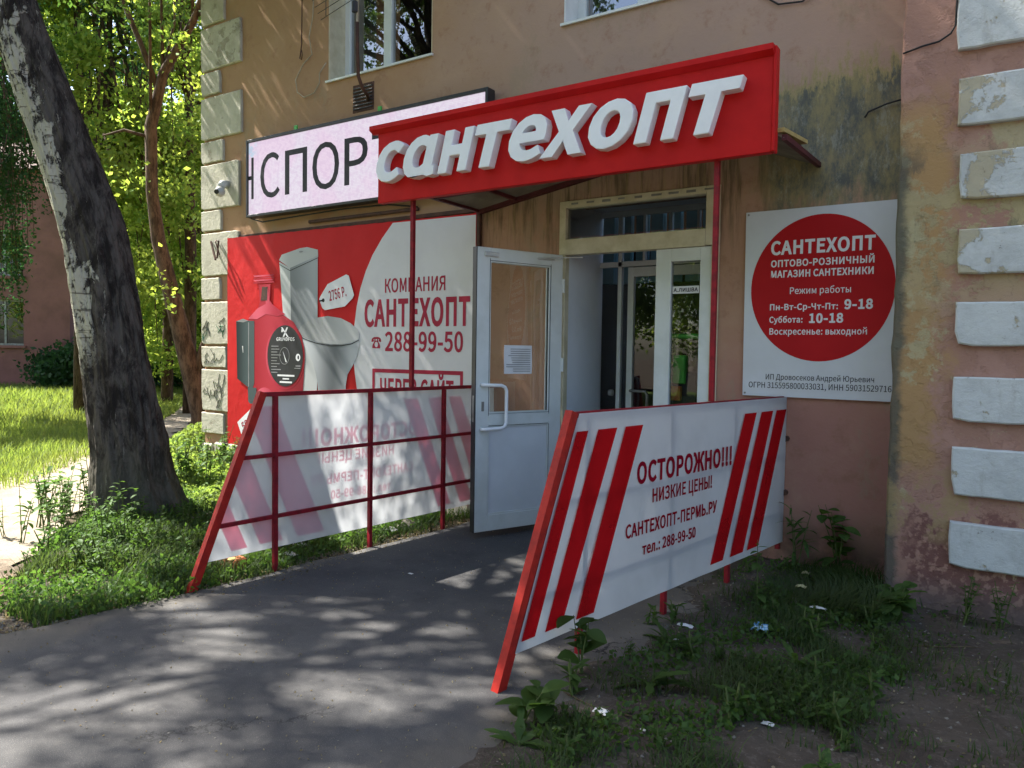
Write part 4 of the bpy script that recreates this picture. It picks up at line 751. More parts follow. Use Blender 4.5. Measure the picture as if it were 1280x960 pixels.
pol('white_field', [(-5.224, 2.885), (-5.37, 2.74), (-5.506, 2.571), (-5.60, 2.41), (-5.677, 2.231), (-5.73, 2.04), (-5.762, 1.848), (-5.775, 1.65), (-5.772, 1.46), (-5.75, 1.30), (-5.71, 1.1), (-5.63, .85), (-5.5, .6), (-5.34, .38), (-4.17, .38), (-4.17, 2.875)], BY-.003, 'banner_white', A)
y = BY-.0045
def frm(n, q, y, m, dz=.0008): return pol(n, q, y, m, A, dz)
frm('printed_toilet', [(-6.975, 2.60), (-6.93, 2.66), (-6.62, 2.715), (-6.50, 2.72), (-6.33, 2.68), (-6.325, 2.60), (-6.79, 2.50)], y, 'print_china_light')
frm('printed_toilet', [(-6.97, 2.58), (-6.785, 2.50), (-6.76, 1.70), (-6.62, 1.62), (-6.66, .95), (-6.74, .95), (-6.89, 1.85)], y-.001, 'print_china_light')
frm('printed_toilet', [(-6.785, 2.50), (-6.33, 2.615), (-6.33, 1.88), (-6.45, 1.80), (-6.76, 1.62)], y-.0015, 'print_china_front')
frm('printed_toilet', [(-6.66, 1.72), (-6.64, 1.60), (-6.60, .95), (-6.35, .95), (-6.30, 1.60)], y-.0016, 'print_china_light')
frm('printed_toilet', [(-6.64, 1.76), (-6.45, 1.80), (-5.90, 1.80), (-5.685, 1.72), (-5.69, 1.60), (-5.72, 1.50), (-5.78, 1.40), (-5.86, 1.30), (-5.885, 1.18), (-5.88, .95), (-6.30, .95), (-6.33, 1.22), (-6.40, 1.42), (-6.52, 1.58), (-6.63, 1.68)], y-.002, 'print_china_bowl')
frm('printed_toilet', [(-6.66, 1.76), (-6.60, 1.83), (-6.50, 1.88), (-6.38, 1.92), (-6.17, 1.94), (-5.97, 1.915), (-5.82, 1.86), (-5.71, 1.79), (-5.68, 1.73), (-5.70, 1.685), (-5.80, 1.65), (-5.95, 1.63), (-6.12, 1.628), (-6.35, 1.655), (-6.52, 1.695), (-6.62, 1.73)], y-.003, 'print_china_lid')
frm('printed_seam', [(-6.62, 1.722), (-6.52, 1.686), (-6.35, 1.645), (-6.12, 1.618), (-5.95, 1.62), (-5.80, 1.64), (-5.69, 1.68), (-5.695, 1.668), (-5.80, 1.628), (-5.95, 1.608), (-6.12, 1.606), (-6.35, 1.634), (-6.52, 1.675), (-6.625, 1.71)], y-.0035, 'print_black')
frm('printed_seam', [(-6.965, 2.545), (-6.785, 2.465), (-6.33, 2.585), (-6.33, 2.592), (-6.785, 2.473), (-6.965, 2.553)], y-.0035, 'print_black')
frm('printed_button', [(-6.60+p[0], 2.675+p[1]) for p in arc(0, 0, .032, .010, 0, 345, 12)], y-.0042, 'print_grey')
# pump
yp = y-.004
frm('printed_pump', [(-7.36, 2.02), (-7.31, 2.12), (-7.33, 2.33), (-7.12, 2.33), (-7.13, 2.14), (-7.06, 2.06), (-6.95, 1.99), (-6.72, 1.88), (-6.58, 1.72), (-6.53, 1.45), (-6.56, 1.1), (-6.62, .95), (-7.40, .95), (-7.53, 1.12), (-7.60, 1.85), (-7.45, 1.98)], yp, 'print_pump_red')
frm('printed_pump', [(-7.35, 2.05), (-7.45, 1.98), (-7.52, 1.93), (-7.36, 1.92), (-7.20, 1.98), (-7.0, 1.95), (-6.86, 1.97), (-7.03, 2.06), (-7.13, 2.12), (-7.17, 2.3), (-7.22, 2.3), (-7.20, 2.1)], yp-.001, 'print_pump_pink')
frm('printed_pump', arc(-6.865, 1.485, .335, .385, 0, 350, 40), yp-.001, 'print_pump_pink')
for k in range(4):
    zz = 2.345+k*.026; frm('printed_flange', [(-7.42+.02*(k % 2), zz), (-7.06-.02*(k % 2), zz), (-7.05, zz+.018), (-7.43, zz+.018)], yp-.001, 'print_pump_pink' if k % 2 else 'print_pump_red')
frm('printed_shadow', [(-7.29, 2.14), (-7.27, 2.30), (-7.17, 2.30), (-7.18, 2.14)], yp-.0015, 'rust_metal')
frm('printed_pump', arc(-7.22, .98, .16, .13, 0, 350, 24), yp-.001, 'print_pump_pink')
frm('printed_pump', arc(-7.22, .98, .07, .055, 0, 350, 20), yp-.002, 'rust_metal')
frm('printed_control_box', [(-7.75, 1.90), (-7.62, 1.93), (-7.53, 1.905), (-7.41, 1.90), (-7.41, 1.16), (-7.44, 1.09), (-7.52, 1.10), (-7.73, 1.20)], yp-.001, 'print_black_box')
frm('printed_control_box', [(-7.52, 1.885), (-7.505, 1.885), (-7.505, 1.11), (-7.52, 1.11)], yp-.002, 'print_grey')
frm('printed_highlight', [(-7.75, 1.90), (-7.62, 1.93), (-7.52, 1.905), (-7.62, 1.885)], yp-.002, 'print_grey')
frm('printed_mark', [(-7.62, 1.52), (-7.615, 1.52), (-7.62, 1.60), (-7.635, 1.60)], yp-.002, 'print_white')
frm('printed_plug', [(-7.53, 1.10), (-7.37, 1.10), (-7.38, .93), (-7.41, .905), (-7.49, .905), (-7.52, .93)], yp-.002, 'print_black_box')
frm('printed_plate', arc(-6.865, 1.49, .305, .355, 0, 351, 44), yp-.003, 'print_black')
text('lettering', A, 'GRUNDFOS', -7.01, -6.70, 1.665, .038, yp-.004, 'print_white', 8, depth=.0006)
for q in ([(-6.93, 1.82), (-6.905, 1.82), (-6.80, 1.71), (-6.825, 1.71)], [(-6.81, 1.82), (-6.835, 1.82), (-6.90, 1.71), (-6.875, 1.71)], [(-6.92, 1.80), (-6.895, 1.80), (-6.90, 1.765), (-6.925, 1.765)]): frm('printed_emblem', q, yp-.004, 'print_white')
rr = random.Random(8)
m = MB()
for k in range(10): m.box(-7.10, -7.10+rr.uniform(.09, .17), yp-.0042, yp-.0034, 1.29+k*.034, 1.30+k*.034, c=.0001)
m.box(-6.68, -6.60, yp-.0042, yp-.0034, 1.37, 1.383, c=.0001); m.box(-6.70, -6.60, yp-.0042, yp-.0034, 1.345, 1.355, c=.0001)
m.build('printed_small_type', 'print_grey', A)
m = MB(); m.box(-6.99, -6.70, yp-.0042, yp-.0034, 1.252, 1.272, c=.0001); m.box(-6.90, -6.79, yp-.0042, yp-.0034, 1.216, 1.232, c=.0001); m.box(-6.95, -6.74, yp-.0042, yp-.0034, 1.175, 1.195, c=.0001); m.build('printed_small_type', 'print_white', A)
frm('printed_dial', [(-6.90, 1.55), (-6.84, 1.44), (-6.83, 1.415), (-6.85, 1.42)], yp-.004, 'print_white')
MB().prism([arc(-6.87, 1.49, .085, .10, 0, 350, 30), arc(-6.87, 1.49, .079, .094, 0, 350, 30)], yp-.004, yp-.0034).build('printed_dial', 'print_grey', A)
MB().prism([arc(-6.64, 1.475, .038, .042, 0, 340, 18), arc(-6.635, 1.475, .016, .024, 0, 340, 12)], yp-.004, yp-.0034).build('printed_emblem', 'print_white', A)
# price tags
frm('price_tag', [(-6.30, 2.13), (-6.28, 2.16), (-6.17, 2.29), (-5.885, 2.385), (-5.845, 2.37), (-5.765, 2.16), (-5.785, 2.125), (-5.90, 2.04), (-6.21, 2.005), (-6.25, 2.03)], yp-.002, 'print_white')
frm('tag_eyelet', arc(-6.235, 2.115, .022, .022, 0, 345, 14), yp-.003, 'print_black')
frm('tag_eyelet', [(-6.30, 2.10), (-6.235, 2.105), (-6.235, 2.122), (-6.30, 2.118)], yp-.003, 'print_black')
text('lettering', A, '2756 Р.', -6.135, -5.87, 2.105, .105, yp-.0032, 'print_crimson', 8, depth=.0008, angle=.19)
frm('price_tag', [(-7.735, .665), (-7.42, .885), (-7.30, .90), (-7.2, .80), (-7.2, .58), (-7.5, .42), (-7.615, .44)], y, 'print_white')
text('lettering', A, '590 Р.', -7.62, -7.30, .565, .10, y-.0015, 'print_crimson', 5, depth=.0008, angle=.5)
# wording
text('lettering', A, 'КОМПАНИЯ', -5.325, -4.53, 2.172, .138, BY-.005, 'print_crimson', 6)
text('lettering', A, 'САНТЕХОПТ', -5.615, -4.225, 1.828, .26, BY-.005, 'print_crimson', 13)
text('lettering', A, '288-99-50', -5.32, -4.305, 1.567, .187, BY-.005, 'print_crimson', 9)
text('lettering', A, '☎', -5.51, -5.375, 1.585, .13, BY-.005, 'print_crimson', 0)
bx = MB(); bx.prism([[(-5.495, .98), (-4.30, .98), (-4.30, 1.375), (-5.495, 1.375)], [(-5.46, 1.015), (-4.335, 1.015), (-4.335, 1.335), (-5.46, 1.335)]], BY-.005, BY-.003); bx.build('stamp_border', 'print_crimson', A)
text('lettering', A, 'ЧЕРЕЗ САЙТ', -5.385, -4.415, 1.065, .205, BY-.005, 'print_crimson', 10)
# wooden batten behind, ties round the edge
bt = MB(); bt.box(-7.955, -7.925, 5.81, WY-.002, .4, 2.95); bt.box(-4.17, -4.125, 5.80, WY-.002, 1.1, 2.95, c=.006); bt.box(-7.92, -4.17, 5.815, WY-.002, 2.905, 2.945); bt.box(-6.5, -4.9, 5.80, WY-.002, 2.985, 3.02, c=.008)
bt.build('support_frame', 'rust_metal', A)
tie = None
def tie_at(p, rot):
    global tie
    if tie is None: tie = MB().tube([(0, .004, -.035), (0, -.016, -.02), (.006, -.018, .015), (.012, -.004, .045)], .006, 5).build('tie', 'cable_white', A, smooth=True)
    else: tie = tie.copy(); link(tie, A)
    tie.location = Vector(p)-Vector(A.location); tie.rotation_euler = (0, rot, 0)
for i in range(17): tie_at((-7.86+i*.225, 5.798, ztop(-7.86+i*.225)-.005), random.uniform(-.3, .3))
for i in range(9): tie_at((x0+.005, 5.798, .5+i*.29), math.pi/2+random.uniform(-.3, .3))
for i in range(7): tie_at((x1-.015, 5.798, .75+i*.31), math.pi/2)

# ------------------------------------------------------------------ opening hours sign
I = empty('opening_hours_sign', (-1.09, 5.82, 1.25), 'white wall sign with big red disc and opening hours right of the door', 'sign')
MB().prism([[(-1.614, 2.665), (-1.606, 1.257), (-.50, 1.252), (-.50, 2.665)]], 5.812, 5.836).build('panel', 'sign_white', I)
MB().prism([arc(-1.064, 2.068, .497, .54, 0, 355, 72)], 5.8105, 5.8118).build('red_disc', 'sign_red', I)
for x, z in ((-1.595, 2.645), (-1.588, 1.277)): MB().tube([(x, 5.812, z), (x, 5.808, z)], .008, 8).build('screw', 'grey_metal', I)
yi = 5.8093
T = lambda s, a, b, z, c, m='print_white', bo=4: text('lettering', I, s, a, b, z, c, yi, m, bo, depth=.001)
T('САНТЕХОПТ', -1.42, -.703, 2.331, .094, bo=14); T('ОПТОВО-РОЗНИЧНЫЙ', -1.417, -.706, 2.237, .048, bo=11); T('МАГАЗИН САНТЕХНИКИ', -1.414, -.709, 2.157, .049, bo=11)
T('Режим работы', -1.274, -.853, 2.030, .048, bo=3); T('Пн-Вт-Ср-Чт-Пт:', -1.416, -.936, 1.912, .043, bo=10); T('9-18', -.894, -.706, 1.912, .064, bo=15)
T('Суббота:', -1.418, -1.178, 1.817, .043, bo=10); T('10-18', -1.132, -.898, 1.815, .063, bo=15); T('Воскресенье: выходной', -1.415, -.739, 1.727, .046, bo=6)
yi = 5.8105
T('ИП Дровосеков Андрей Юрьевич', -1.433, -.682, 1.385, .041, 'print_black', 2); T('ОГРН 315595800033031, ИНН 5903152971604', -1.56, -.515, 1.320, .043, 'print_black', 2)

# ------------------------------------------------------------------ side screens of the entrance
def sheetm(name):
    n = NT(name); n.t.nodes.remove(n.b)
    c = n.mx(n.ss(n.noise(scale=2.2, detail=4), .4, .65), (.56, .58, .60), (.50, .52, .54))
    d = n.new('BsdfDiffuse'); n.put(d.inputs[0], c); t = n.new('BsdfTranslucent'); n.put(t.inputs[0], c)
    g = n.new('BsdfGlossy'); g.inputs['Roughness'].default_value = .35
    bp = n.new('Bump'); n.put(bp.inputs['Height'], n.noise(scale=2.5, detail=3)); bp.inputs['Strength'].default_value = .35; bp.inputs['Distance'].default_value = .02
    for q in (d, g): n.put(q.inputs['Normal'], bp.outputs[0])
    m1 = n.new('MixShader'); m1.inputs[0].default_value = .34; n.put(m1.inputs[1], d.outputs[0]); n.put(m1.inputs[2], t.outputs[0])
    m2 = n.new('MixShader'); m2.inputs[0].default_value = .05; n.put(m2.inputs[1], m1.outputs[0]); n.put(m2.inputs[2], g.outputs[0])
    n.put(n.out.inputs[0], m2.outputs[0]); return n.m
MAT['vinyl_sheet'] = sheetm('vinyl_sheet')
def inkm(name, c, tr, f=.55):
    n = NT(name); n.t.nodes.remove(n.b)
    d = n.new('BsdfDiffuse'); n.put(d.inputs[0], n.mx(n.ss(n.noise(scale=3, detail=4), .4, .65), c, tuple(x*.85 for x in c)))
    t = n.new('BsdfTransparent'); t.inputs[0].default_value = (*tr, 1)
    m = n.new('MixShader'); m.inputs[0].default_value = f; n.put(m.inputs[1], d.outputs[0]); n.put(m.inputs[2], t.outputs[0])
    n.put(n.out.inputs[0], m.outputs[0]); return n.m
MAT['ink_red'] = inkm('ink_red', (.55, .018, .022), (.95, .12, .17))
MAT['ink_faint'] = inkm('ink_faint', (.7, .08, .10), (1, .46, .54), .86)
MAT['ink_faint_crimson'] = inkm('ink_faint_crimson', (.6, .3, .33), (.97, .68, .72), .88)
MAT['ink_crimson'] = inkm('ink_crimson', (.42, .015, .04), (.55, .06, .10))
ST, ZT, SE = .515, 1.25, 3.06
def screen(loc, ang, label, side, legs):
    th = math.pi/2-ang
    R = empty('entrance_screen', loc, label, 'screen', 'banner screens flanking the entrance', rz=th)
    yo = -side       # side of the printed face in the local frame (-1: print faces -y)
    a = MB(); a.bar((.0, 0, -.02), (ST, 0, ZT+.012), .055, .045); a.build('slanted_post', 'bright_red_metal', R)
    MB().bar((ST+.01, 0, ZT-.004), (SE, 0, ZT-.004), .03, .03).build('top_rail', 'red_metal', R)
    for z in (.82, .385):
        s0 = ST*z/ZT; MB().bar((s0+.03, 0, z), (SE, 0, z), .026, .026).build('rail', 'red_metal', R)
    for s_ in legs: MB().bar((s_, .001, -.03), (s_, .001, ZT-.02), .03, .03).build('leg', 'red_metal', R)
    MB().bar((SE-.01, 0, .1), (SE-.01, 0, ZT), .03, .03).build('leg', 'red_metal', R)
    ys = -.030*side
    V = []; nx, nz = 44, 14; zb = .155
    def gp(u, v):
        z = zb+(ZT+.005-zb)*v; s0 = ST*z/ZT+.02; x = s0+(SE+.012-s0)*u
        return (x, ys+.004*math.sin(u*9+v*2)*v*(1-v)*4-.002*math.sin(u*31), z)
    V = [gp(i/nx, j/nz) for j in range(nz+1) for i in range(nx+1)]
    MB().add(V, [(j*(nx+1)+i, j*(nx+1)+i+1, (j+1)*(nx+1)+i+1, (j+1)*(nx+1)+i) for j in range(nz) for i in range(nx)]).build('vinyl_sheet', 'vinyl_sheet', R, smooth=True)
    return R, ys-.0075*side
def stripe(R, y, b0, b1, lean, zlo=.205, zhi=1.165, top=None, ink='ink_red'):
    q = [(b0, zlo), (b1, zlo), (b1+lean, zhi), (b0+lean, zhi)] if top is None else [(b0, zlo), (b1, zlo), (top[1], zhi), (top[0], zhi)]
    f = lambda p: p[0]-(ST*p[1]/ZT+.03); r = []        # cut at the slanted edge of the sheet
    for i, b in enumerate(q):
        a = q[i-1]; fa, fb = f(a), f(b)
        if (fa > 0) != (fb > 0): t = fa/(fa-fb); r.append((a[0]+(b[0]-a[0])*t, a[1]+(b[1]-a[1])*t))
        if fb > 0: r.append(b)
    q = r
    if len(q) < 3: return
    MB().prism([q], min(y, y+.0008), max(y, y+.0008)).build('stripe', ink, R)
R1, y1_ = screen((-1.852, 2.79, 0), .18, 'banner screen right of the door, printed side out, red slanted stripes and crimson wording', 1, (.605, 1.43, 2.24))
for b0, b1, t0, t1 in ((.12, .215, .50, .605), (.29, .415, .69, .86), (.53, .68, .94, 1.11), (1.93, 2.10, 2.37, 2.55), (2.20, 2.39, 2.63, 2.82), (2.455, 2.63, 2.88, 3.055)): stripe(R1, y1_, b0, b1, 0, top=(t0, t1))
def words(R, y, a, flip, rows, ink='ink_crimson'):
    for s_, u0, u1, z, c, bo in rows: text('lettering', R, s_, u0, u1, z, c, min(y, y+.0008), ink, bo, depth=.0008, flip=flip)
words(R1, y1_, 0, False, [('ОСТОРОЖНО!!!', 1.06, 2.19, .838, .112, 14), ('НИЗКИЕ ЦЕНЫ!', 1.225, 1.925, .712, .075, 8), ('САНТЕХОПТ-ПЕРМЬ.РУ', .96, 2.0, .545, .072, 10), ('тел.: 288-99-50', 1.13, 1.73, .425, .062, 10)])
R2, y2_ = screen((-4.2506, 2.8314, 0), .105, 'banner screen left of the door seen from its framed back, stripes showing through faintly', -1, (.62, 1.48, 2.31))
for b0, b1 in ((.52, .70), (.82, 1.06)): stripe(R2, y2_, b0, b1, -.42, ink='ink_faint')
stripe(R2, y2_, .30, .42, -.42, ink='ink_faint')
for b0, b1 in ((2.28, 2.44), (2.56, 2.72), (2.82, 2.98)): stripe(R2, y2_, b0, b1, -.42, ink='ink_faint')
words(R2, y2_, 0, True, [('ОСТОРОЖНО!!!', .86, 2.02, .86, .115, 14), ('НИЗКИЕ ЦЕНЫ!', 1.0, 1.75, .725, .075, 8), ('САНТЕХОПТ-ПЕРМЬ.РУ', .93, 1.97, .56, .072, 10), ('тел.: 288-99-50', 1.12, 1.72, .44, .062, 10)], 'ink_faint_crimson')

# ------------------------------------------------------------------ things on the wall
K = empty('security_camera', (-7.9, 5.75, 3.48), 'small white dome security camera fixed to a corner block left of the display', 'camera')
MB().tube([(-7.93, 5.81, 3.58), (-7.93, 5.74, 3.57), (-7.93, 5.70, 3.52)], .05, 14).build('bracket', 'camera_white', K, smooth=True)
bm = bmesh.new(); bmesh.ops.create_uvsphere(bm, u_segments=20, v_segments=12, radius=.062)
me = bpy.data.meshes.new('body'); bm.to_mesh(me); bm.free(); me.materials.append(MAT['camera_white']); me.polygons.foreach_set('use_smooth', [True]*len(me.polygons))
o = link(bpy.data.objects.new('body', me), K); o.location = (-.01, -.07, -.015)
MB().tube([(-7.895, 5.63, 3.455), (-7.885, 5.612, 3.450)], .028, 14).build('lens', 'black_metal', K)
# television aerial hanging below the first floor window
N = empty('television_aerial', (-5.5, 5.55, 4.5), 'old rod television aerial on a thin mast in front of the upper left window', 'aerial')
MB().tube([(-5.44, 5.50, 6.6), (-5.45, 5.50, 5.0), (-5.455, 5.5, 4.82)], .012, 8).build('mast', 'cable_white', N)
MB().tube([(-5.455, 5.5, 4.86), (-5.46, 5.51, 4.6), (-5.465, 5.53, 4.34), (-5.46, 5.58, 4.24), (-5.50, 5.70, 4.20), (-5.62, 5.83, 4.22)], .018, 8).build('lower_bracket', 'rust_metal', N, smooth=True)
MB().tube([(-5.46, 5.47, 4.95), (-5.46, 5.47, 5.05)], .03, 8).build('clamp', 'black_metal', N)
for k in range(6): MB().tube([(-5.98-.01*k, 5.5-.03*k, 5.00+k*.055), (-5.40, 5.45-.02*k, 5.08+k*.06)], .0035, 5).build('rod', 'black_metal', N)
MB().tube([(-5.86, 5.46, 5.0), (-5.86, 5.46, 5.5)], .004, 5).build('rod', 'black_metal', N)
Wc = MB(); Wc.tube([(-6.445, 5.8, 6.2), (-6.44, 5.82, 5.5), (-6.43, 5.80, 5.25), (-6.50, 5.81, 5.05), (-6.45, 5.81, 4.85), (-6.60, 5.82, 4.78), (-6.72, 5.81, 4.62), (-6.70, 5.82, 4.48), (-6.58, 5.81, 4.40), (-6.42, 5.81, 4.42), (-6.34, 5.82, 4.52), (-6.33, 5.81, 4.62), (-6.24, 5.82, 4.72)], .006, 6)
tag(Wc.build('white_cable', 'cable_white', None, smooth=True), 'thin white cable looping down the wall left of the upper window', 'cable')
pts = [(-6.62+.09*math.sin(a*6.28), 5.815, 4.93+.2*math.cos(a*6.28)) for a in [i/20 for i in range(20)]]
tag(MB().tube([(-6.62, 5.82, 6.2), (-6.62, 5.81, 5.0), (-6.625, 5.80, 4.9), (-6.64, 5.80, 4.84), (-6.61, 5.80, 4.82), (-6.60, 5.80, 4.88), (-6.62, 5.81, 4.93)], .0065, 6).build('hanging_rope', 'rust_metal', None, smooth=True), 'dark cord ending in a knotted hook left of the upper window', 'cord')
tag(MB().tube([(-1.02, 5.82, 3.62), (-.85, 5.82, 3.50), (-.7, 5.80, 3.32), (-.56, 5.79, 3.32)][:0] or [(-.80, 5.81, 3.26), (-.78, 5.82, 3.30), (-.66, 5.81, 3.335), (-.53, 5.80, 3.35)], .007, 6).build('wall_cable', 'cable_black', None, smooth=True), 'short black cable coming out of the wall above the opening hours sign', 'cable')
tag(MB().tube([(-.53, 5.385, 3.505), (-.42, 5.385, 3.53), (-.33, 5.385, 3.54), (-.27, 5.385, 3.575), (-.245, 5.385, 3.62), (-.24, 5.35, 3.80), (-.22, 5.345, 3.84), (-.12, 5.345, 3.88), (.2, 5.345, 3.93), (.6, 5.345, 3.97)], .006, 6).build('wall_cable', 'cable_black', None, smooth=True), 'black cable running round the topmost corner block on the right wall', 'cable')
tag(MB().tube([(-1.62, 5.82, 4.45), (-1.55, 5.82, 4.3), (-1.42, 5.82, 4.2), (-1.25, 5.82, 4.18), (-1.12, 5.82, 4.25), (-1.05, 5.82, 4.45)], .007, 6).build('wall_cable', 'cable_black', None, smooth=True), 'thin dark cable drooping on the upper wall right of the red sign', 'cable')
# rusty spikes and scribbles on the corner blocks, bolts on the wall
sp = MB(); sp.tube([(-8.24, 5.79, 2.90), (-8.08, 5.74, 2.66)], .014, 6); sp.tube([(-8.09, 5.79, 2.90), (-8.05, 5.74, 2.68)], .011, 6); sp.tube([(-8.15, 5.80, 2.91), (-8.08, 5.74, 2.88), (-8.0, 5.74, 2.72)], .008, 6)
tag(sp.build('iron_spikes', 'rust_metal', None), 'bent rusty iron spikes sticking out of a white corner block', 'spikes')
def scribble(z0, z1, m, seed, n=7):
    r = random.Random(seed); mb = MB()
    for k in range(n):
        x, z = r.uniform(-8.42, -8.05), r.uniform(z0, z1); pts = []
        for q in range(9):
            x = min(-8.0, max(-8.44, x+r.uniform(-.07, .07))); z = min(z1, max(z0, z+r.uniform(-.09, .09))); pts.append((x, WY-.0365, z))
        mb.tube(pts, .0035, 4)
    tag(mb.build('graffiti', m, B))
scribble(1.66, 1.95, 'scribble', 1, 6); scribble(1.66, 1.85, 'scribble_green', 2, 3); scribble(.82, 1.25, 'scribble', 3, 8); scribble(1.38, 1.56, 'scribble', 4, 3)
for z in (.94, .53): MB().tube([(-1.27, 5.80, z), (-1.27, 5.84, z)], .022, 8).build('bolt', 'rust_metal', B)


# ------------------------------------------------------------------ foliage
RG = np.random.default_rng(7)
def unit(v): return v/np.maximum(np.linalg.norm(v, axis=1, keepdims=True), 1e-9)
def leaves(name, P, m, size, parent=None, aspect=.62, droop=.3, seed=0, kind=None, fold=.25):
    """folded leaf-shaped faces at the points P"""
    g = np.random.default_rng(seed); n = len(P); o_ = off(parent)
    if o_ is not None: P = P-np.array(o_)
    d = unit(g.normal(size=(n, 3))-np.array([0, 0, droop])); u = unit(np.cross(d, g.normal(size=(n, 3)))); nn = np.cross(d, u)
    s = (size*g.uniform(.6, 1.35, n))[:, None]
    a = P-d*s*.5; b = P+d*s*.5; l = P+u*s*aspect*.5+nn*s*fold*.4-d*s*.05; r = P-u*s*aspect*.5+nn*s*fold*.4-d*s*.05
    V = np.stack([a, l, b, r], 1).reshape(-1, 3)
    i = np.arange(n)[:, None]*4; T = np.concatenate([i+np.array([[0, 2, 1]]), i+np.array([[0, 3, 2]])], 1).reshape(-1)
    return tri_mesh(name, V, T, m, np.repeat(g.random(n), 2), parent, kind)
def tri_mesh(name, V, T, m, rnd, parent=None, kind=None):
    me = bpy.data.meshes.new(name); nt = len(T)//3
    me.vertices.add(len(V)); me.vertices.foreach_set('co', V.astype(np.float32).ravel())
    me.loops.add(len(T)); me.loops.foreach_set('vertex_index', T.astype(np.int32))
    me.polygons.add(nt); me.polygons.foreach_set('loop_start', np.arange(0, nt*3, 3, dtype=np.int32)); me.polygons.foreach_set('loop_total', np.full(nt, 3, np.int32))
    me.update(calc_edges=True)
    at = me.attributes.new('rnd', 'FLOAT', 'FACE'); at.data.foreach_set('value', rnd.astype(np.float32))
    me.materials.append(MAT[m]); o = link(bpy.data.objects.new(name, me), parent)
    if kind: o['kind'] = kind
    return o
def blades(name, XY, hf, m, h, wd, lean=.5, parent=None, seed=0, kind='stuff'):
    g = np.random.default_rng(seed); n = len(XY); z = np.array([hf(x, y) for x, y in XY]) if callable(hf) else np.full(n, hf)
    P = np.column_stack([XY, z]); hh = (h*g.uniform(.45, 1.3, n))[:, None]; a = g.uniform(0, 6.28, n)
    o_ = np.column_stack([np.cos(a), np.sin(a), np.zeros(n)]); s = np.column_stack([-np.sin(a), np.cos(a), np.zeros(n)])*wd*g.uniform(.6, 1.4, n)[:, None]
    up_ = np.array([0, 0, 1.]); ln = (lean*g.uniform(.1, 1.2, n))[:, None]
    m1 = P+up_*hh*.55+o_*hh*ln*.25; t = P+up_*hh*.95+o_*hh*ln
    V = np.stack([P-s, P+s, m1-s*.7, m1+s*.7, t], 1).reshape(-1, 3)
    i = np.arange(n)[:, None]*5; T = np.concatenate([i+np.array([[0, 1, 3]]), i+np.array([[0, 3, 2]]), i+np.array([[2, 3, 4]])], 1).reshape(-1)
    return tri_mesh(name, V, T, m, np.repeat(g.random(n), 3), parent, kind)
def clump_pts(c, rad, nc, per, cr, seed, flat=.75, shell=.5):
    """points in uneven clumps spread through an ellipsoid, leaving gaps between them"""
    g = np.random.default_rng(seed); d = unit(g.normal(size=(nc, 3))); r = g.uniform(shell, 1, nc)[:, None]**.6
    cc = np.array(c)+d*r*np.array(rad); out = []
    for k in range(nc):
        n = int(per*g.uniform(.5, 1.5)); q = g.normal(size=(n, 3))*cr*g.uniform(.6, 1.3)*np.array([1, 1, flat])*.55
        out.append(cc[k]+q)
    return np.concatenate(out), cc
def limbs(mb, fork, cc, n, r0, seed, wob=.25):
    g = random.Random(seed)
    for k in g.sample(range(len(cc)), min(n, len(cc))):
        a = Vector(fork[g.randrange(len(fork))]); b = Vector(cc[k]); m1 = a.lerp(b, .35)+Vector((g.uniform(-wob, wob), g.uniform(-wob, wob), g.uniform(.1, .5)*wob*2)); m2 = a.lerp(b, .7)+Vector((g.uniform(-wob, wob), g.uniform(-wob, wob), 0))
        mb.tube([a, m1, m2, b], [r0, r0*.7, r0*.4, r0*.12], 6)
def tree(name, label, base, trunk, rads, crowns, leaf, lsize, bark, group=None, seed=1, nl=14, lr=.06, seg=14, prune=None):
    R = empty(name, base, label, 'tree', group); mb = MB()
    mb.tube(trunk, rads, seg, jitter=lambda p, a, i: 1+.14*noise.noise(Vector((math.cos(a)*1.5, math.sin(a)*1.5, p.z*1.2+seed))))
    Ps = []
    for k, (c, rad, nc, per, cr) in enumerate(crowns):
        P, cc = clump_pts(c, rad, nc, per, cr, seed*31+k); Ps.append(P); cc = cc if prune is None else cc[prune(cc)]; limbs(mb, trunk[len(trunk)//2:], cc, nl, lr, seed+k) if len(cc) else None
    mb.build('trunk', bark, R, smooth=True)
    if Ps: Pa = np.concatenate(Ps)
    if prune is not None: Pa = Pa[prune(Pa)]
    leaves('crown', Pa, leaf, lsize, R, seed=seed)
    return R

# the leaning birch in the left foreground; its unseen crown has clumps added for dapples and reflections
Tb = [(-6.74, 3.97, -.12), (-6.76, 3.94, .05), (-6.785, 3.90, .35), (-6.79, 3.88, .61), (-6.83, 3.82, 1.22), (-6.86, 3.75, 1.81), (-6.92, 3.65, 2.54), (-7.02, 3.48, 3.23), (-7.13, 3.29, 3.9), (-7.22, 3.12, 4.57), (-7.35, 3.0, 5.6), (-7.6, 2.9, 7.2), (-7.8, 2.8, 9.0), (-7.95, 2.8, 10.8), (-8.0, 2.8, 12.2)]
Rb = [.41, .375, .33, .31, .29, .275, .245, .225, .205, .185, .16, .14, .11, .07, .03]
def resample(P, R_, step):
    P = [Vector(p) for p in P]; o, r = [], []
    for i in range(len(P)-1):
        L_ = (P[i+1]-P[i]).length; k = max(1, round(L_/step))
        for j in range(k):
            f = j/k; pm = P[max(i-1, 0)]; pn = P[min(i+2, len(P)-1)]
            a, b, c, d = pm, P[i], P[i+1], pn
            o.append(.5*((2*b)+(c-a)*f+(2*a-5*b+4*c-d)*f*f+(3*b-a-3*c+d)*f**3)); r.append(R_[i]*(1-f)+R_[i+1]*f)
    return o+[P[-1]], r+[R_[-1]]
bp, br = resample(Tb, Rb, .05)
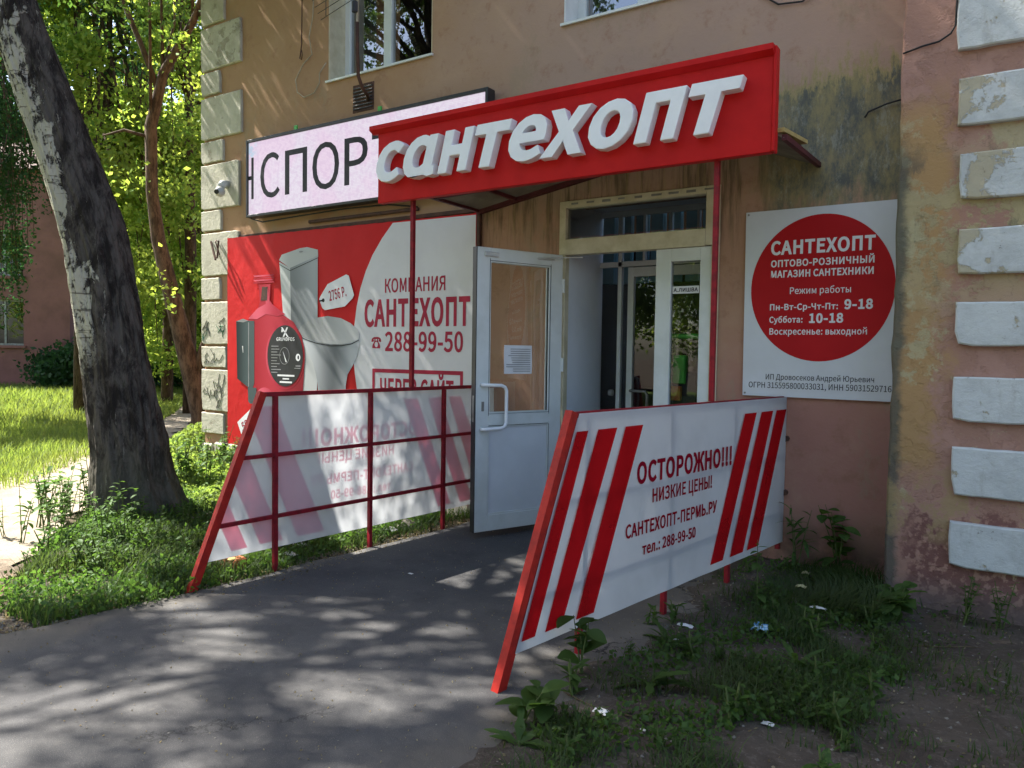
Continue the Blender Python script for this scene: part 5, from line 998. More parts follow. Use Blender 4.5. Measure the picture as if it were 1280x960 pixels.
BR = empty('birch_tree', (-6.76, 3.94, 0), 'big leaning birch with black rugged bark and white patches standing left of the entrance', 'tree')
def bj(p, a, i):
    q = Vector((math.cos(a)*2.2, math.sin(a)*2.2, p.z*.9)); f = Vector((math.cos(a)*9, math.sin(a)*9, p.z*2.3))
    root = max(0, .6-p.z)**1.5*1.1*(noise.noise(Vector((math.cos(a)*2.2, math.sin(a)*2.2, 4)))+.32)*.55
    rg = 1-abs(noise.noise(Vector((math.cos(a)*7, math.sin(a)*7, p.z*1.1+3))))*2
    return 1+.13*noise.noise(q)+.075*noise.noise(f)+.04*noise.noise(f*2.7)+.035*rg+.02*noise.noise(f*6)+root
mb = MB(); mb.tube(bp, br, 144, jitter=bj); mb.build('trunk', 'birch_bark', BR, smooth=True)
crownP = []; mb = MB()
for k, (c, rad, nc, per, cr) in enumerate([((-7.7, 4.0, 9.3), (3.3, 2.7, 2.6), 170, 330, .80), ((-7.8, .5, 8.8), (3.4, 2.4, 1.5), 92, 330, .31), ((-7.4, 1.7, 8.8), (1.9, 1.7, 1.3), 55, 300, .5), ((-11.2, 1.5, 8.7), (1.5, 1.6, 1.1), 18, 300, .32), ((-10.0, .5, 7.3), (1.2, 1.2, .6), 12, 280, .34), ((-8.8, 4.9, 7.4), (1.7, 1.7, 1.5), 50, 300, .7), ((-6.3, 5.0, 8.4), (2.0, 1.6, 1.8), 60, 300, .7)]):
    P, cc = clump_pts(c, rad, nc, per, cr, 900+k, shell=.1); P = P[P[:, 2] > 5.4]; crownP.append(P); limbs(mb, Tb[10:], cc, 22, .05, k)
mb.build('limbs', 'birch_bark', BR, smooth=True)
leaves('crown', np.concatenate(crownP), 'leaf_birch', .075, BR, seed=5)

# forked tree behind the corner of the building
tree('forked_tree', 'slim forked tree with brown trunk just behind the left corner of the building', (-11.5, 7.9, 0),
     [(-11.45, 7.85, -.1), (-11.5, 7.9, .4), (-11.62, 7.75, 1.2), (-11.75, 7.6, 2.1), (-11.95, 7.38, 3.4), (-12.0, 7.3, 4.2), (-12.02, 7.3, 5.3), (-11.9, 7.45, 6.2), (-11.5, 7.75, 7.1), (-11.2, 8.0, 8.2)],
     [.21, .19, .165, .15, .115, .10, .095, .08, .06, .03], [((-11.6, 7.8, 9.2), (2.6, 2.6, 1.8), 46, 260, .6)], 'leaf_maple', .10, 'brown_bark', seed=3, nl=9, lr=.03)
R = bpy.data.objects['forked_tree']
mb = MB(); mb.tube([(-11.95, 7.4, 5.9), (-12.1, 7.2, 6.6), (-12.5, 7.0, 7.6), (-12.8, 6.8, 8.8)], [.05, .045, .035, .02], 8); mb.tube([(-11.60, 7.80, 1.0), (-11.35, 8.0, 1.9), (-11.2, 8.1, 3.0), (-11.0, 8.3, 4.5)], [.12, .10, .08, .05], 10); mb.tube([(-11.98, 7.3, 5.1), (-12.3, 7.0, 5.2), (-12.6, 6.8, 5.1)], [.03, .025, .012], 6)
mb.build('fork', 'brown_bark', R, smooth=True)
g = np.random.default_rng(12)
P, cc = clump_pts((-11.6, 7.7, 4.6), (1.3, 1.3, 2.2), 26, 70, .35, 77); P = P[P[:, 0] < -10.75]
leaves('lower_foliage', P, 'leaf_maple', .09, R, seed=12)

def at(px, dist):       # plan position in a compass direction (column px of the view) dist metres from the viewer
    d = fw+rt*((px-640)/925); v = Vector((d.x, d.y)).normalized()*dist; return v.x, v.y
# drooping birch on the far left, its hanging twigs in shade in front of the pink house
DB = empty('drooping_birch', (-18.9, 5.2, 0), 'dark drooping birch at the left edge hanging its twigs before the pink house', 'tree')
mb = MB(); mb.tube([(-18.9, 5.2, -.1), (-18.9, 5.4, 3), (-18.8, 5.8, 6), (-18.5, 6.8, 9), (-18.2, 7.5, 12)], [.25, .22, .18, .12, .04], 12, jitter=lambda p, a, i: 1+.1*math.sin(a*3+p.z))
g = np.random.default_rng(21); Ps = []
for k in range(120):
    px = g.uniform(-110, 58); x, y = at(px, g.uniform(17, 20)); zt = g.uniform(5.2, 9.5); ln = g.uniform(1.2, 4.4)
    zb = max(zt-ln, 1.2+max(0, px-10)*.085+g.uniform(0, .8)); n = int(max(0, zt-zb)*52); 
    if n < 4: continue
    t = g.uniform(0, 1, n); dx, dy = g.uniform(-.4, .4), g.uniform(-.3, .3)
    Ps.append(np.column_stack([x+dx*t+g.normal(0, .09, n), y+dy*t+g.normal(0, .09, n), zt-(zt-zb)*t]))
    mb.tube([(x, y, zt), (x+dx*.5, y+dy*.5, (zt+zb)/2), (x+dx, y+dy, zb)], [.012, .008, .004], 4)
for k in range(18):
    x, y = at(g.uniform(-110, 30), g.uniform(17.5, 19.5)); mb.tube([(-18.7, 6.0, 6.5+k*.15), ((x-18.7)/2, (y+6.0)/2, 8+k*.12), (x, y, 8+g.uniform(-1, 1.4))], [.06, .04, .015], 6)
P, cc = clump_pts((-18.2, 8.8, 9.4), (2.4, 2.2, 2.2), 50, 200, .7, 55); Ps.append(P[(P[:, 2] > 6)])
mb.build('trunk', 'brown_bark', DB, smooth=True)
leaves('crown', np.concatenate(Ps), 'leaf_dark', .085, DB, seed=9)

# the sunlit trees beyond
def at(px, dist):       # plan position seen in the direction of column px, dist metres away
    d = fw+rt*((px-640)/925); v = Vector((d.x, d.y)).normalized()*dist; return v.x, v.y
_e = np.array(at(96, 1.0))
def open_view(P):      # the crowns do not reach in front of the pink house
    return (P[:, 0]*_e[1]-P[:, 1]*_e[0] > 0) | (P[:, 2] > 1.55+.30*np.hypot(P[:, 0], P[:, 1]))
FAR = [(-70, 25, 6.0, 3.4, 'b', 'side'), (-150, 23.2, 8.6, 3.4, 'b', 'edge'), (140, 21, 8.6, 3.2, 'a', 'bushy'), (208, 23, 6.2, 2.9, 'a', 'tall'), (175, 28, 9.5, 3.8, 'b', 'wide'), (246, 27, 5.0, 2.7, 'a', 'low'), (110, 29, 7.0, 3.6, 'a', 'dense'), (216, 40, 6.5, 3.2, 'b', 'broad'), (60, 44, 10.5, 4.5, 'b', 'dark'), (236, 20, 12.6, 2.6, 'a', 'high'), (100, 20, 11.0, 2.6, 'a', 'overhead'), (10, 50, 10, 4.5, 'b', 'shaded')]  # first two stand out of view, added to shade lawn and twigs
DESC = ['unseen dark tree added beyond the left edge to shade the lawn', 'unseen dark tree added outside the left edge to shade the hanging birch twigs', 'bright bushy tree just right of the birch trunk, nearest of the sunlit trees', 'tall sunlit maple between the birch and the forked tree', 'wide dark green tree behind the bright maples', 'low sunlit tree leaning out beside the building corner', 'dense bright tree half hidden by the birch trunk', 'broad dark tree far behind the forked tree', 'dark tree rising behind the pink house roof', 'high leafy crown above the fork of the slim tree', 'bright overhead crown at the top left beside the birch', 'shaded tree behind the left end of the pink house']
for k, (px, d, cz, r, kind, _) in enumerate(FAR):
    x, y = at(px, d); s = .075+.0026*d; n = int(24+r*9)
    crowns = [((x, y, cz), (r, r, r*.85), n+8, 400, .40+.010*d)]
    if d < 30: crowns.append(((x+.3, y, cz*.45), (r*.8, r*.8, cz*.32), int(n*.55), 300, .40+.010*d))
    else: crowns.append(((x, y, 3.2), (r, r, 2.6), int(n*.7), 340, .9))
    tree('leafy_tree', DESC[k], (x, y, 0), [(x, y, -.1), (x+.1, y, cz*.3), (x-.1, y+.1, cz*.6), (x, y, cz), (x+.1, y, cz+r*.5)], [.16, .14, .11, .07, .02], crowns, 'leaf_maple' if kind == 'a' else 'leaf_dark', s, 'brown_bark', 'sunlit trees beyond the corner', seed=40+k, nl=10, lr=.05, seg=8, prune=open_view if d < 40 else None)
for k, (px, d, r, h) in enumerate([(150, 33, 2.2, 2.4), (190, 36, 2.3, 2.2), (222, 33, 1.8, 2.2), (248, 30, 1.7, 2.8), (100, 33, 1.3, 1.6), (206, 50, 4, 4), (170, 52, 4, 4.5), (240, 52, 4, 4.5)]):
    x, y = at(px, d); R = empty('shrub', (x, y, 0), ['dark shrub behind the birch trunk at the path bend', 'dark rounded shrub over the far end of the path', 'dark shrub left of the forked trunk foot', 'tall dark shrub beside the corner blocks', 'dark shrub against the pink house corner', 'distant hedge bush at the end of the path', 'distant hedge bush behind the birch', 'distant hedge bush near the building corner'][k], 'shrub', 'dark shrubs at the far end of the path')
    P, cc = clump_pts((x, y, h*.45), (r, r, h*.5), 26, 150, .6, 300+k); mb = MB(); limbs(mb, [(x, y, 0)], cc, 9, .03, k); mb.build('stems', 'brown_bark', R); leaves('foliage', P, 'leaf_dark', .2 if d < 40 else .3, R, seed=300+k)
# trees across the street, behind the camera: they stand in the window reflections
for k, (x, y, cz, r) in enumerate([(-24, -9, 8, 3.8), (-17, -13, 7.5, 4), (-10, -16, 8, 4), (-3, -17, 7.5, 4), (5, -17, 8, 4)]):
    tree('street_tree', ['street tree reflected far left in the upper window', 'street tree reflected in the upper left window', 'street tree facing the open door', 'street tree facing the fascia sign', 'street tree facing the right wall'][k], (x, y, 0), [(x, y, -.1), (x, y, 3), (x, y, 6), (x, y, 9)], [.2, .18, .14, .05], [((x, y, cz), (r, r, r), 110, 220, 1.2), ((x, y, 3.5), (r*.8, r*.8, 2), 30, 200, 1.)], 'leaf_maple', .22, 'brown_bark', 'trees across the street', seed=90+k, nl=2, lr=.03, seg=8)

# ------------------------------------------------------------------ pink house behind the birch
HX, HY = at(88, 34); dv = Vector((fw.x*1.0, fw.y, 0)).normalized()
ang = math.radians(40)
H = empty('pink_house', (HX, HY, 0), 'dull pink two storey house with dark windows half hidden by hanging twigs', 'building', rz=ang)
wl = wall_with_holes(-14, 0, -.2, 8.4, 0, .3, [(a, a+1.4, z, z+1.8) for a in (-3.1, -6.7, -10.3) for z in (1.6, 4.3)], step=2)
wl.add([(0, 0, -.2), (0, 9, -.2), (0, 9, 8.4), (0, 0, 8.4)], [(0, 1, 2, 3)])
MAT['pink_wall'] = simple('pink_wall', (.29, .13, .115), (.21, .10, .085), .8, .95, .1, .3, 8, .02)
wl.build('wall', 'pink_wall', H)
MB().add([(-14.3, -.35, 8.4), (.35, -.35, 8.4), (.35, 9.3, 8.4), (-14.3, 9.3, 8.4), (-11, 4.5, 10.6), (-3.5, 4.5, 10.6)], [(0, 1, 5, 4), (1, 2, 5), (2, 3, 4, 5), (3, 0, 4), (3, 2, 1, 0)]).build('roof', 'rust_metal', H)
for a, z in [(a, z) for a in (-3.1, -6.7, -10.3) for z in (1.6, 4.3)]:
    f = MB(); y = .16; f.box(a, a+.08, y, y+.06, z, z+1.8); f.box(a+1.32, a+1.4, y, y+.06, z, z+1.8); f.box(a+.08, a+1.32, y, y+.06, z, z+.08); f.box(a+.08, a+1.32, y, y+.06, z+1.72, z+1.8); f.box(a+.62, a+.70, y, y+.06, z+.08, z+1.72)
    wf = f.build('window', 'grey_metal', H); box('sill', 'pink_wall', wf, a-.1, a+1.5, -.09, .1, z-.1, z-.001)
    MB().add([(a, y+.03, z), (a+1.4, y+.03, z), (a+1.4, y+.03, z+1.79), (a, y+.03, z+1.79)], [(0, 1, 2, 3)]).build('pane', 'door_glass', wf)
box('inner_wall', 'inner_dark', H, -13.5, -.5, 1.2, 1.3, 0, 8.2)
x, y = at(84, 33)
R = empty('shrub', (x, y, 0), 'dark leafy shrub at the foot of the pink house wall', 'shrub', 'dark shrubs at the far end of the path')
P, cc = clump_pts((x, y, .6), (1.2, 1.0, .8), 14, 170, .5, 333); mb = MB(); limbs(mb, [(x, y, 0)], cc, 9, .03, 3); mb.build('stems', 'brown_bark', R); leaves('foliage', P, 'leaf_dark', .16, R, seed=333)

# ------------------------------------------------------------------ grass, ground cover and weeds
def inpoly(P, poly):
    r = np.zeros(len(P), bool); n = len(poly)
    for i in range(n):
        (ax, ay), (bx, by) = poly[i], poly[i-1]
        c = ((ay > P[:, 1]) != (by > P[:, 1])) & (P[:, 0] < (bx-ax)*(P[:, 1]-ay)/(by-ay+1e-12)+ax); r ^= c
    return r
def scatter(n, x0, x1, y0, y1, poly=None, seed=0, dens=None, sc_=1.5, thr=.0, soft=0):
    g = np.random.default_rng(seed); P = np.column_stack([g.uniform(x0, x1, n), g.uniform(y0, y1, n)])
    if poly: P = P[inpoly(P, poly)]
    if poly and soft: P = P+g.normal(size=P.shape)*soft*g.random((len(P), 1))**2
    if dens is not None or thr:
        k = np.array([noise.noise(Vector((x*sc_, y*sc_, seed))) for x, y in P]); P = P[k > thr+g.normal(0, .07, len(P))]
    return P
LAWN = [(-9.35, 4.2), (-10.4, 5.2), (-12.1, 6.75), (-16.7, 10.7), (-25, 17), (-34, 23), (-40, 20), (-40, 6), (-22, 2), (-12, 1), (-8.2, 2.2), (-8.8, 3.3)]
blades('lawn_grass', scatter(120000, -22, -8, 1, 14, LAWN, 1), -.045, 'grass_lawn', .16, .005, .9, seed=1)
blades('lawn_grass', scatter(90000, -40, -15, 3, 24, LAWN, 2), -.045, 'grass_lawn', .24, .011, .8, seed=2)
BEH = [(-10.6, 6.6), (-9, 7), (-8.7, 14), (-12, 26), (-30, 30), (-38, 28), (-24.5, 19), (-16, 12.4)]
blades('lawn_grass', scatter(60000, -38, -8.6, 6, 30, BEH, 3), -.045, 'grass_lawn', .22, .010, .8, seed=3)
BASE = [(-8.3, 4.75), (-8.4, 5.8), (-4.1, 5.8), (-4.15, 3.1), (-4.25, 2.5), (-4.4, 2.0), (-5.0, 2.0), (-5.4, 2.3), (-6.2, 2.9), (-6.9, 3.5), (-7.6, 4.0)]
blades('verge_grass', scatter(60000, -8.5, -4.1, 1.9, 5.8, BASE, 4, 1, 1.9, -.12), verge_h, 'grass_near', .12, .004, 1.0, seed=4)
P2 = scatter(60000, -9.8, -5.6, 3.9, 7.2, [(-9.8, 5.4), (-9.2, 7.2), (-8.45, 7.2), (-8.45, 5.8), (-5.7, 5.8), (-6.1, 4.4), (-7.2, 4.3), (-8.4, 4.7)], 5)
g = np.random.default_rng(5); hz = np.array([.30+.28*noise.noise(Vector((x*1.2, y*1.2, 2))) for x, y in P2])*np.clip((P2[:, 1]-3.9)/1.2, .25, 1)
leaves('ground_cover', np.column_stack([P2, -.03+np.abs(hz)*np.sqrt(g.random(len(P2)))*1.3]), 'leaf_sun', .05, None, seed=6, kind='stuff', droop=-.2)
P3 = scatter(52000, -8.2, -4.2, 1.9, 5.6, BASE, 8, 1, 1.9, -.12)
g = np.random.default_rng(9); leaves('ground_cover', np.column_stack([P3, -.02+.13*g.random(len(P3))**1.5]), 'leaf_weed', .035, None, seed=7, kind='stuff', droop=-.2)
# right-hand patch
RP = [(-1.25, 5.35), (-1.18, 4.8), (-1.05, 4.2), (-1.35, 3.8), (-1.5, 3.2), (-1.6, 2.6), (-1.5, 2.0), (-.9, 2.1), (-.75, 2.7), (-.45, 3.2), (-.28, 3.9), (-.36, 4.5), (-.58, 5.0), (-.60, 5.8), (-1.2, 5.8)]
def soily(P): return P[np.array([patch_h(x, y) > .004 or x > -.9 for x, y in P])]
blades('rough_grass', soily(scatter(42000, -1.8, 0, 1.8, 5.82, RP, 11, 1, 2.2, -.02, .5)), patch_h, 'grass_near', .085, .0026, 1.9, seed=11)
blades('rough_grass', soily(scatter(16000, -1.6, 3.0, 1.4, 5.3, None, 12, 1, 2.6, .22)), patch_h, 'grass_near', .05, .003, 1.2, seed=12)
blades('rough_grass', scatter(900, -1.2, -.5, 4.6, 5.8, None, 13), patch_h, 'grass_near', .19, .0035, 1.5, seed=13)
P4 = soily(scatter(32000, -1.75, 0, 1.9, 5.7, RP, 14, 1, 2.4, -.0, .5)); g = np.random.default_rng(14)
leaves('ground_cover', np.column_stack([P4, np.array([patch_h(x, y) for x, y in P4])+.07*g.random(len(P4))**1.5]), 'leaf_weed', .03, None, seed=14, kind='stuff', droop=-.2)
P5 = scatter(3600, -2.0, 3.5, 1.2, 5.4, None, 15); g = np.random.default_rng(15)
leaves('dry_leaves', np.column_stack([P5, np.array([patch_h(x, y) for x, y in P5])+.004+.01*g.random(len(P5))]), 'dry_litter', .016, None, seed=15, kind='stuff', fold=.05)
P6 = scatter(2600, -4.3, -3.95, 2.9, 5.6, None, 16); P6b = scatter(2200, -5.6, -4.3, 1.6, 3.0, None, 17); P6 = np.concatenate([P6, P6b])
leaves('dry_leaves', np.column_stack([P6, -.012+.012*np.random.default_rng(4).random(len(P6))]), 'dry_litter', .022, None, seed=16, kind='stuff', fold=.1)
P7 = scatter(1500, -4.2, -1.2, 1.5, 5.8, None, 18)
leaves('dry_leaves', np.column_stack([P7, np.full(len(P7), .004)]), 'dry_litter', .011, None, seed=18, kind='stuff', fold=.05)
def pebbles(name, P, zf, r0, r1, seed):
    g = random.Random(seed); mb = MB()
    for x, y in P:
        r = g.uniform(r0, r1); z = zf(x, y); a = [g.uniform(.6, 1.2) for _ in range(6)]
        mb.add([(x+r*a[0], y, z), (x, y+r*a[1], z), (x-r*a[2], y, z), (x, y-r*a[3], z), (x+r*.2, y, z+r*a[4]*.8), (x, y, z-r*.3)], [(0, 1, 4), (1, 2, 4), (2, 3, 4), (3, 0, 4), (1, 0, 5), (2, 1, 5), (3, 2, 5), (0, 3, 5)])
    tag(mb.build(name, 'stone', None), kind='stuff')
pebbles('gravel', scatter(1500, -1.9, 3.2, 1.2, 5.5, None, 21), patch_h, .003, .011, 1)
pebbles('gravel', scatter(260, -4.4, -1.3, 1.3, 5.8, None, 22), lambda x, y: .001, .002, .006, 2)
pebbles('gravel', np.concatenate([scatter(500, -5.2, -4.3, 1.4, 2.7, None, 23), scatter(420, -4.4, -4.0, 2.9, 5.5, None, 24)]), lambda x, y: -.02, .004, .016, 3)

# single plants: stem with individual leaves as one foliage part each; a few of each kind, then copies
def leaf_shape(L_, W_, curl, n=5, lobes=0):
    V, F = [], []
    for i in range(n+1):
        t = i/n; w_ = W_*math.sin(math.pi*min(.999, t*.93+.04))**.8*(1+lobes*.3*(-1)**i); z = -curl*t*t*L_
        V += [(-w_/2, t*L_, z+.12*w_), (0, t*L_, z), (w_/2, t*L_, z+.12*w_)]
    for i in range(n): k = i*3; F += [(k, k+1, k+4, k+3), (k+1, k+2, k+5, k+4)]
    return V, F
LEAFMESH = {}
def leaf_mesh(key, L_, W_, curl, lobes=0, m='leaf_weed'):
    if key not in LEAFMESH:
        V, F = leaf_shape(L_, W_, curl, lobes=lobes); me = bpy.data.meshes.new('leaf'); me.from_pydata(V, [], F); me.materials.append(MAT[m])
        me.polygons.foreach_set('use_smooth', [True]*len(F)); at_ = me.attributes.new('rnd', 'FLOAT', 'FACE'); at_.data.foreach_set('value', [random.random() for _ in F]); LEAFMESH[key] = me
    return LEAFMESH[key]
def plant(name, label, cat, group, loc, h, nstem, nleaf, key, seed, rosette=False, spread=.35):
    g = random.Random(seed); R = empty(name, loc, label, cat, group); lm = LEAFMESH[key]; mb = MB(); loc = Vector(loc)
    for s_ in range(nstem):
        a = g.uniform(0, 6.28); tip = Vector((math.cos(a)*h*spread*g.uniform(.2, 1), math.sin(a)*h*spread*g.uniform(.2, 1), h*g.uniform(.7, 1.1)))
        base = Vector((g.uniform(-.03, .03), g.uniform(-.03, .03), -.02)); pts = [loc+base, loc+base.lerp(tip, .5)+Vector((0, 0, h*.08)), loc+tip]
        if not rosette: mb.tube(pts, [.005, .004, .002], 5)
        for k in range(nleaf):
            t = g.uniform(.15, 1.0) if not rosette else g.uniform(0, .12)
            p = pts[0].lerp(pts[2], t)+Vector((0, 0, h*.08*math.sin(t*3.14)))-loc
            o = bpy.data.objects.new('leaf', lm); o.location = p; o.rotation_euler = (g.uniform(-.2, .9) if not rosette else g.uniform(.2, 1.0), g.uniform(-.3, .3), g.uniform(0, 6.28)); q = g.uniform(.6, 1.2)*(1.15-.4*t); o.scale = (q, q, q); link(o, R)
    if rosette: mb.tube([loc+Vector((0, 0, -.02)), loc+Vector((0, 0, .02))], [.008, .004], 5)
    mb.build('stem', 'stem_green', R)
    return R
def dup(R, loc, rz, sc_, label=None):
    r = R.copy(); r.location = loc; r.rotation_euler = (0, 0, rz); r.scale = (sc_, sc_, sc_); COL.objects.link(r)
    if label: r['label'] = label
    for ch in R.children: c = ch.copy(); COL.objects.link(c); c.parent = r
    return r
leaf_mesh('nettle', .085, .04, .35); leaf_mesh('broad', .13, .10, .3, m='leaf_weed'); leaf_mesh('long', .17, .028, .4); leaf_mesh('dandelion', .16, .035, .45, lobes=1); leaf_mesh('small', .05, .022, .3)
G1 = 'nettles around the foot of the birch'
prot = [plant('nettle_plant', 'green nettle with toothed leaves growing at the foot of the big birch', 'plant', G1, (-6.1, 3.35, 0), .45, 3, 9, 'nettle', 100+i) for i in range(3)]
g = random.Random(31); c0 = 0
for i in range(46):
    a = g.uniform(-2.9, .35); r = g.uniform(.38, 1.25); x, y = -6.7+math.cos(a)*r*1.15, 3.9+math.sin(a)*r
    if y < 2.75 or x < -7.3 and y < 3.3: continue
    sc_ = g.uniform(.55, 1.15)*(1.15 if x < -6.2 else .75)
    if c0 < 3: R = prot[c0]; R.location = (x, y, -.03); R.rotation_euler[2] = g.uniform(0, 6); R.scale = (sc_,)*3
    else: dup(prot[i % 3], (x, y, -.03), g.uniform(0, 6.28), sc_)
    c0 += 1
G2 = 'low weeds along the left edge of the asphalt'
pw = plant('weed', 'low leafy weed in the grass verge between the birch and the asphalt', 'plant', G2, (-5.0, 2.9, 0), .2, 3, 8, 'small', 7)
for i in range(26):
    x = g.uniform(-6.0, -4.35); y = g.uniform(2.5, 3.4) if x < -4.9 else g.uniform(2.75, 4.2); dup(pw, (x, y, -.02), g.uniform(0, 6), g.uniform(.7, 1.5))
G3 = 'sunlit shrubs beside the building corner'
ps = [plant('leafy_plant', 'sunlit leafy plant between the birch and the building corner', 'plant', G3, (-7.4+i*.4, 5.1, 0), .6, 5, 10, 'nettle', 200+i) for i in range(2)]
for i in range(16): dup(ps[i % 2], (g.uniform(-8.2, -6.2), g.uniform(4.7, 5.6), -.02), g.uniform(0, 6), g.uniform(.7, 1.3))
# right-hand weeds
def gz(x, y): return patch_h(x, y)
def spot(*a, **k): return plant(*a, **k)
G4 = None
spot('broad_leaved_weed', 'tall broad leaved weed growing under the near leg of the right screen', 'plant', None, (-1.60, 3.16, gz(-1.6, 3.16)), .30, 3, 5, 'broad', 301, spread=.4)
spot('broad_leaved_weed', 'broad leaved weed at the bottom edge beside the slanted post foot', 'plant', None, (-1.58, 2.62, gz(-1.58, 2.62)), .18, 3, 5, 'broad', 302, spread=.7)
spot('dandelion_plant', 'dandelion rosette with upright leaves in front of the right screen', 'plant', None, (-1.30, 3.2, gz(-1.30, 3.2)), .2, 1, 9, 'dandelion', 303, rosette=True)
spot('dandelion_plant', 'dandelion rosette at the very bottom edge left of the litter', 'plant', None, (-1.50, 2.42, gz(-1.50, 2.42)), .2, 1, 9, 'dandelion', 304, rosette=True)
spot('broad_leaved_weed', 'bright green weed at the inner corner foot of the projecting bay', 'plant', None, (-.44, 5.0, gz(-.44, 5.0)), .20, 5, 7, 'broad', 305, spread=.5)
spot('tall_weed', 'grey green upright weed standing right of the far screen leg', 'plant', None, (-1.12, 4.55, gz(-1.12, 4.55)), .42, 1, 14, 'nettle', 306, spread=.1)
spot('broad_leaved_weed', 'dark broad leaved weed climbing the wall under the opening hours sign', 'plant', None, (-.85, 5.70, gz(-.85, 5.7)), .50, 5, 6, 'broad', 307, spread=.35)
spot('tall_weed', 'narrow dark weed leaning at the wall behind the right screen', 'plant', None, (-1.12, 5.66, gz(-1.12, 5.66)), .42, 3, 8, 'long', 308, spread=.4)
spot('tall_weed', 'leafy weed with small leaves at the foot of the right wall', 'plant', None, (-.06, 5.22, gz(-.06, 5.22)), .28, 4, 14, 'small', 309, spread=.4)
spot('tall_weed', 'leafy weed at the right picture edge below the wall', 'plant', None, (.10, 5.25, gz(.10, 5.25)), .30, 4, 12, 'small', 310, spread=.4)
spot('tall_weed', 'feathery grass tuft weed in the middle of the right hand patch', 'plant', None, (-.78, 3.85, gz(-.78, 3.85)), .16, 1, 10, 'long', 311, rosette=True)
spot('dandelion_plant', 'dandelion rosette beside the white litter under the right screen', 'plant', None, (-1.42, 3.78, gz(-1.42, 3.78)), .2, 1, 8, 'dandelion', 312, rosette=True)
G5 = 'small weeds scattered over the right hand patch'
pw2 = plant('small_weed', 'small low weed in the shaded rough patch right of the entrance', 'plant', G5, (-1.0, 3.6, gz(-1, 3.6)), .10, 3, 7, 'small', 320)
for i in range(34):
    x, y = g.uniform(-1.6, -.35), g.uniform(2.2, 5.4); dup(pw2, (x, y, gz(x, y)), g.uniform(0, 6), g.uniform(.6, 1.7))
# dandelion bloom by the left screen
DF = empty('dandelion_flower', (-4.36, 3.22, -.02), 'small yellow dandelion flower standing behind the slanted left screen', 'flower')
MB().tube([(-4.36, 3.22, -.03), (-4.355, 3.22, .09)], .003, 5).build('stalk', 'stem_green', DF)
MB().tube([(-4.355, 3.22, .09), (-4.355, 3.22, .105), (-4.355, 3.22, .112)], [.012, .03, .022], 12).build('bloom', 'yellow_wood', DF)

# ------------------------------------------------------------------ litter and stones
def crumple(name, label, loc, sx, sy, sz, m, seed, cat='litter', seg=9, amp=.5):
    V, F = [], []; rr = random.Random(seed); n = seg
    for j in range(n+1):
        for i in range(n+1):
            x, y = i/n-.5, j/n-.5; q = Vector((x*3+seed, y*3, seed)); V.append((loc[0]+(x+.12*noise.noise(q))*sx, loc[1]+(y+.12*noise.noise(q*1.3))*sy, loc[2]+sz*(.5+amp*noise.noise(q*2)+.25*rr.random())*(1-.6*(x*x+y*y)*2)))
    F = [(j*(n+1)+i, j*(n+1)+i+1, (j+1)*(n+1)+i+1, (j+1)*(n+1)+i) for j in range(n) for i in range(n)]
    o = MB().add(V, F).build(name, m, None); md = o.modifiers.new('thick', 'SOLIDIFY'); md.thickness = .0012
    return tag(o, label, cat)
def plastic():
    n = NT('blue_plastic'); c = n.mx(n.ss(n.noise(scale=30, detail=4), .42, .58), (.10, .28, .46), (.45, .62, .72)); n.bump(n.noise(scale=60), .6, .004)
    return n.fin(c, .15, .6)
MAT['blue_plastic'] = plastic()
crumple('plastic_bottle_scrap', 'crumpled pale blue plastic lying in the grass right of the screen', (-1.005, 4.12, .05), .085, .085, .05, 'blue_plastic', 1, amp=.6)
crumple('paper_scrap', 'white paper scrap on the asphalt edge below the right screen', (-1.37, 3.95, .05), .085, .04, .016, 'litter_white', 2)
crumple('paper_scrap', 'small white paper scrap just right of the bigger scrap', (-1.35, 3.75, .04), .025, .02, .01, 'litter_white', 3)
crumple('paper_scrap', 'torn white paper strip in the grass near the inner wall corner', (-.80, 4.62, .07), .09, .022, .02, 'litter_white', 4)
crumple('plastic_scrap', 'pale yellow crumpled wrapper in the weeds under the opening hours sign', (-.96, 4.95, .08), .06, .045, .03, 'litter_yellow', 5)
crumple('plastic_scrap', 'pale wrapper in the weeds further back under the sign', (-1.0, 5.28, .08), .05, .04, .03, 'litter_yellow', 6)
crumple('plastic_scrap', 'clear glinting plastic bit among weeds at the bottom', (-1.32, 2.78, .05), .06, .045, .02, 'litter_white', 7)
crumple('paper_scrap', 'tiny white scrap on bare soil at the bottom centre', (-1.12, 2.75, .045), .022, .014, .008, 'litter_white', 8)
crumple('plastic_scrap', 'flat grey white scrap on the dirt near the bottom right', (-.72, 3.12, .03), .05, .03, .01, 'litter_white', 9)
crumple('plastic_scrap', 'yellow leaf like scrap on the grass of the right patch', (-.74, 3.72, .03), .05, .03, .02, 'litter_yellow', 10)
crumple('paper_scrap', 'white flake lying on the asphalt in front of the left screen', (-3.35, 3.93, .004), .04, .02, .006, 'litter_white', 11)
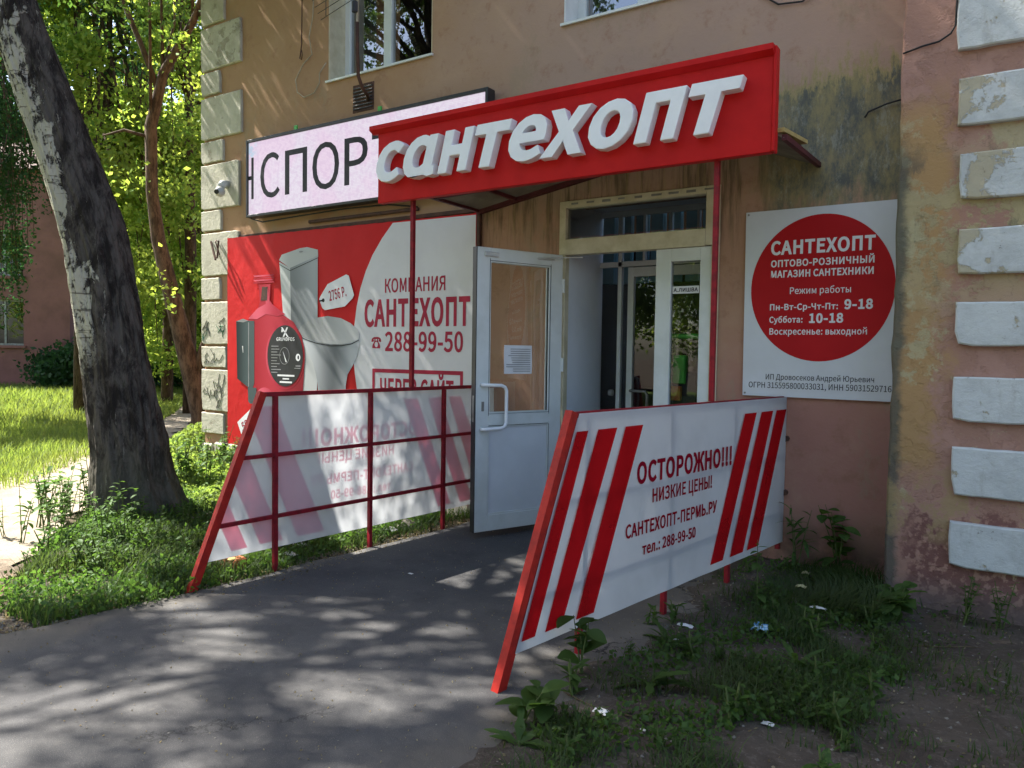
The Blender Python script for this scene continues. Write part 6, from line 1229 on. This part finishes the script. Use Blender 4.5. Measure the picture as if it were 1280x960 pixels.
for i, (x, y, lb) in enumerate([(-4.35, 3.72, 'white wrapper under the left screen near its first leg'), (-4.40, 4.22, 'crumpled white wrapper under the middle of the left screen'), (-4.5, 3.95, 'dirty white paper behind the left screen'), (-4.28, 4.75, 'pale scrap under the far end of the left screen')]):
    crumple('paper_scrap', lb, (x, y, .01), .12, .07, .05, 'litter_white', 20+i)
MB().box(-4.62, -4.42, 3.30, 3.40, -.03, .07, c=.012).build('brick', 'brick_orange')
tag(bpy.data.objects['brick'], 'orange broken brick lying behind the lower corner of the left screen', 'brick')
for i, (x, y, r, lb) in enumerate([(-4.32, 5.0, .09, 'grey stone under the far end of the left screen'), (-4.45, 4.5, .06, 'small grey stone behind the middle leg of the left screen'), (-6.05, 4.95, .12, 'pale stone in the sun by the building corner')]):
    bm = bmesh.new(); bmesh.ops.create_icosphere(bm, subdivisions=3, radius=r)
    for v in bm.verts: v.co *= 1+.35*noise.noise(v.co*9+Vector((i, 0, 0))); v.co.z *= .7
    me = bpy.data.meshes.new('stone'); bm.to_mesh(me); bm.free(); me.materials.append(MAT['stone']); o = link(bpy.data.objects.new('stone', me)); o.location = (x, y, .0); tag(o, lb, 'stone')
for i, (p, q, lb) in enumerate([((-1.66, 2.98), (-1.38, 2.86), 'thin dry twig at the asphalt edge beside the broad weed'), ((-1.30, 2.88), (-1.08, 2.85), 'thin dry twig on bare soil near the bottom'), ((-.52, 3.45), (-.36, 3.25), 'pale dry straw on the dirt at the lower right'), ((-.30, 4.55), (.02, 4.75), 'long dry stalk below the projecting bay'), ((-5.15, 2.35), (-4.95, 2.15), 'dry twig on the bare soil at the left edge')]):
    zz = (lambda x, y: gz(x, y)) if p[0] > -2 else (lambda x, y: -.025)
    pts = [(p[0]+(q[0]-p[0])*t+.012*math.sin(t*9+i), p[1]+(q[1]-p[1])*t, zz(p[0]+(q[0]-p[0])*t, p[1]+(q[1]-p[1])*t)+.008) for t in [k/6 for k in range(7)]]
    tag(MB().tube(pts, [.004, .004, .0035, .0035, .003, .0025, .0015], 5).build('twig', 'twig'), lb, 'twig')
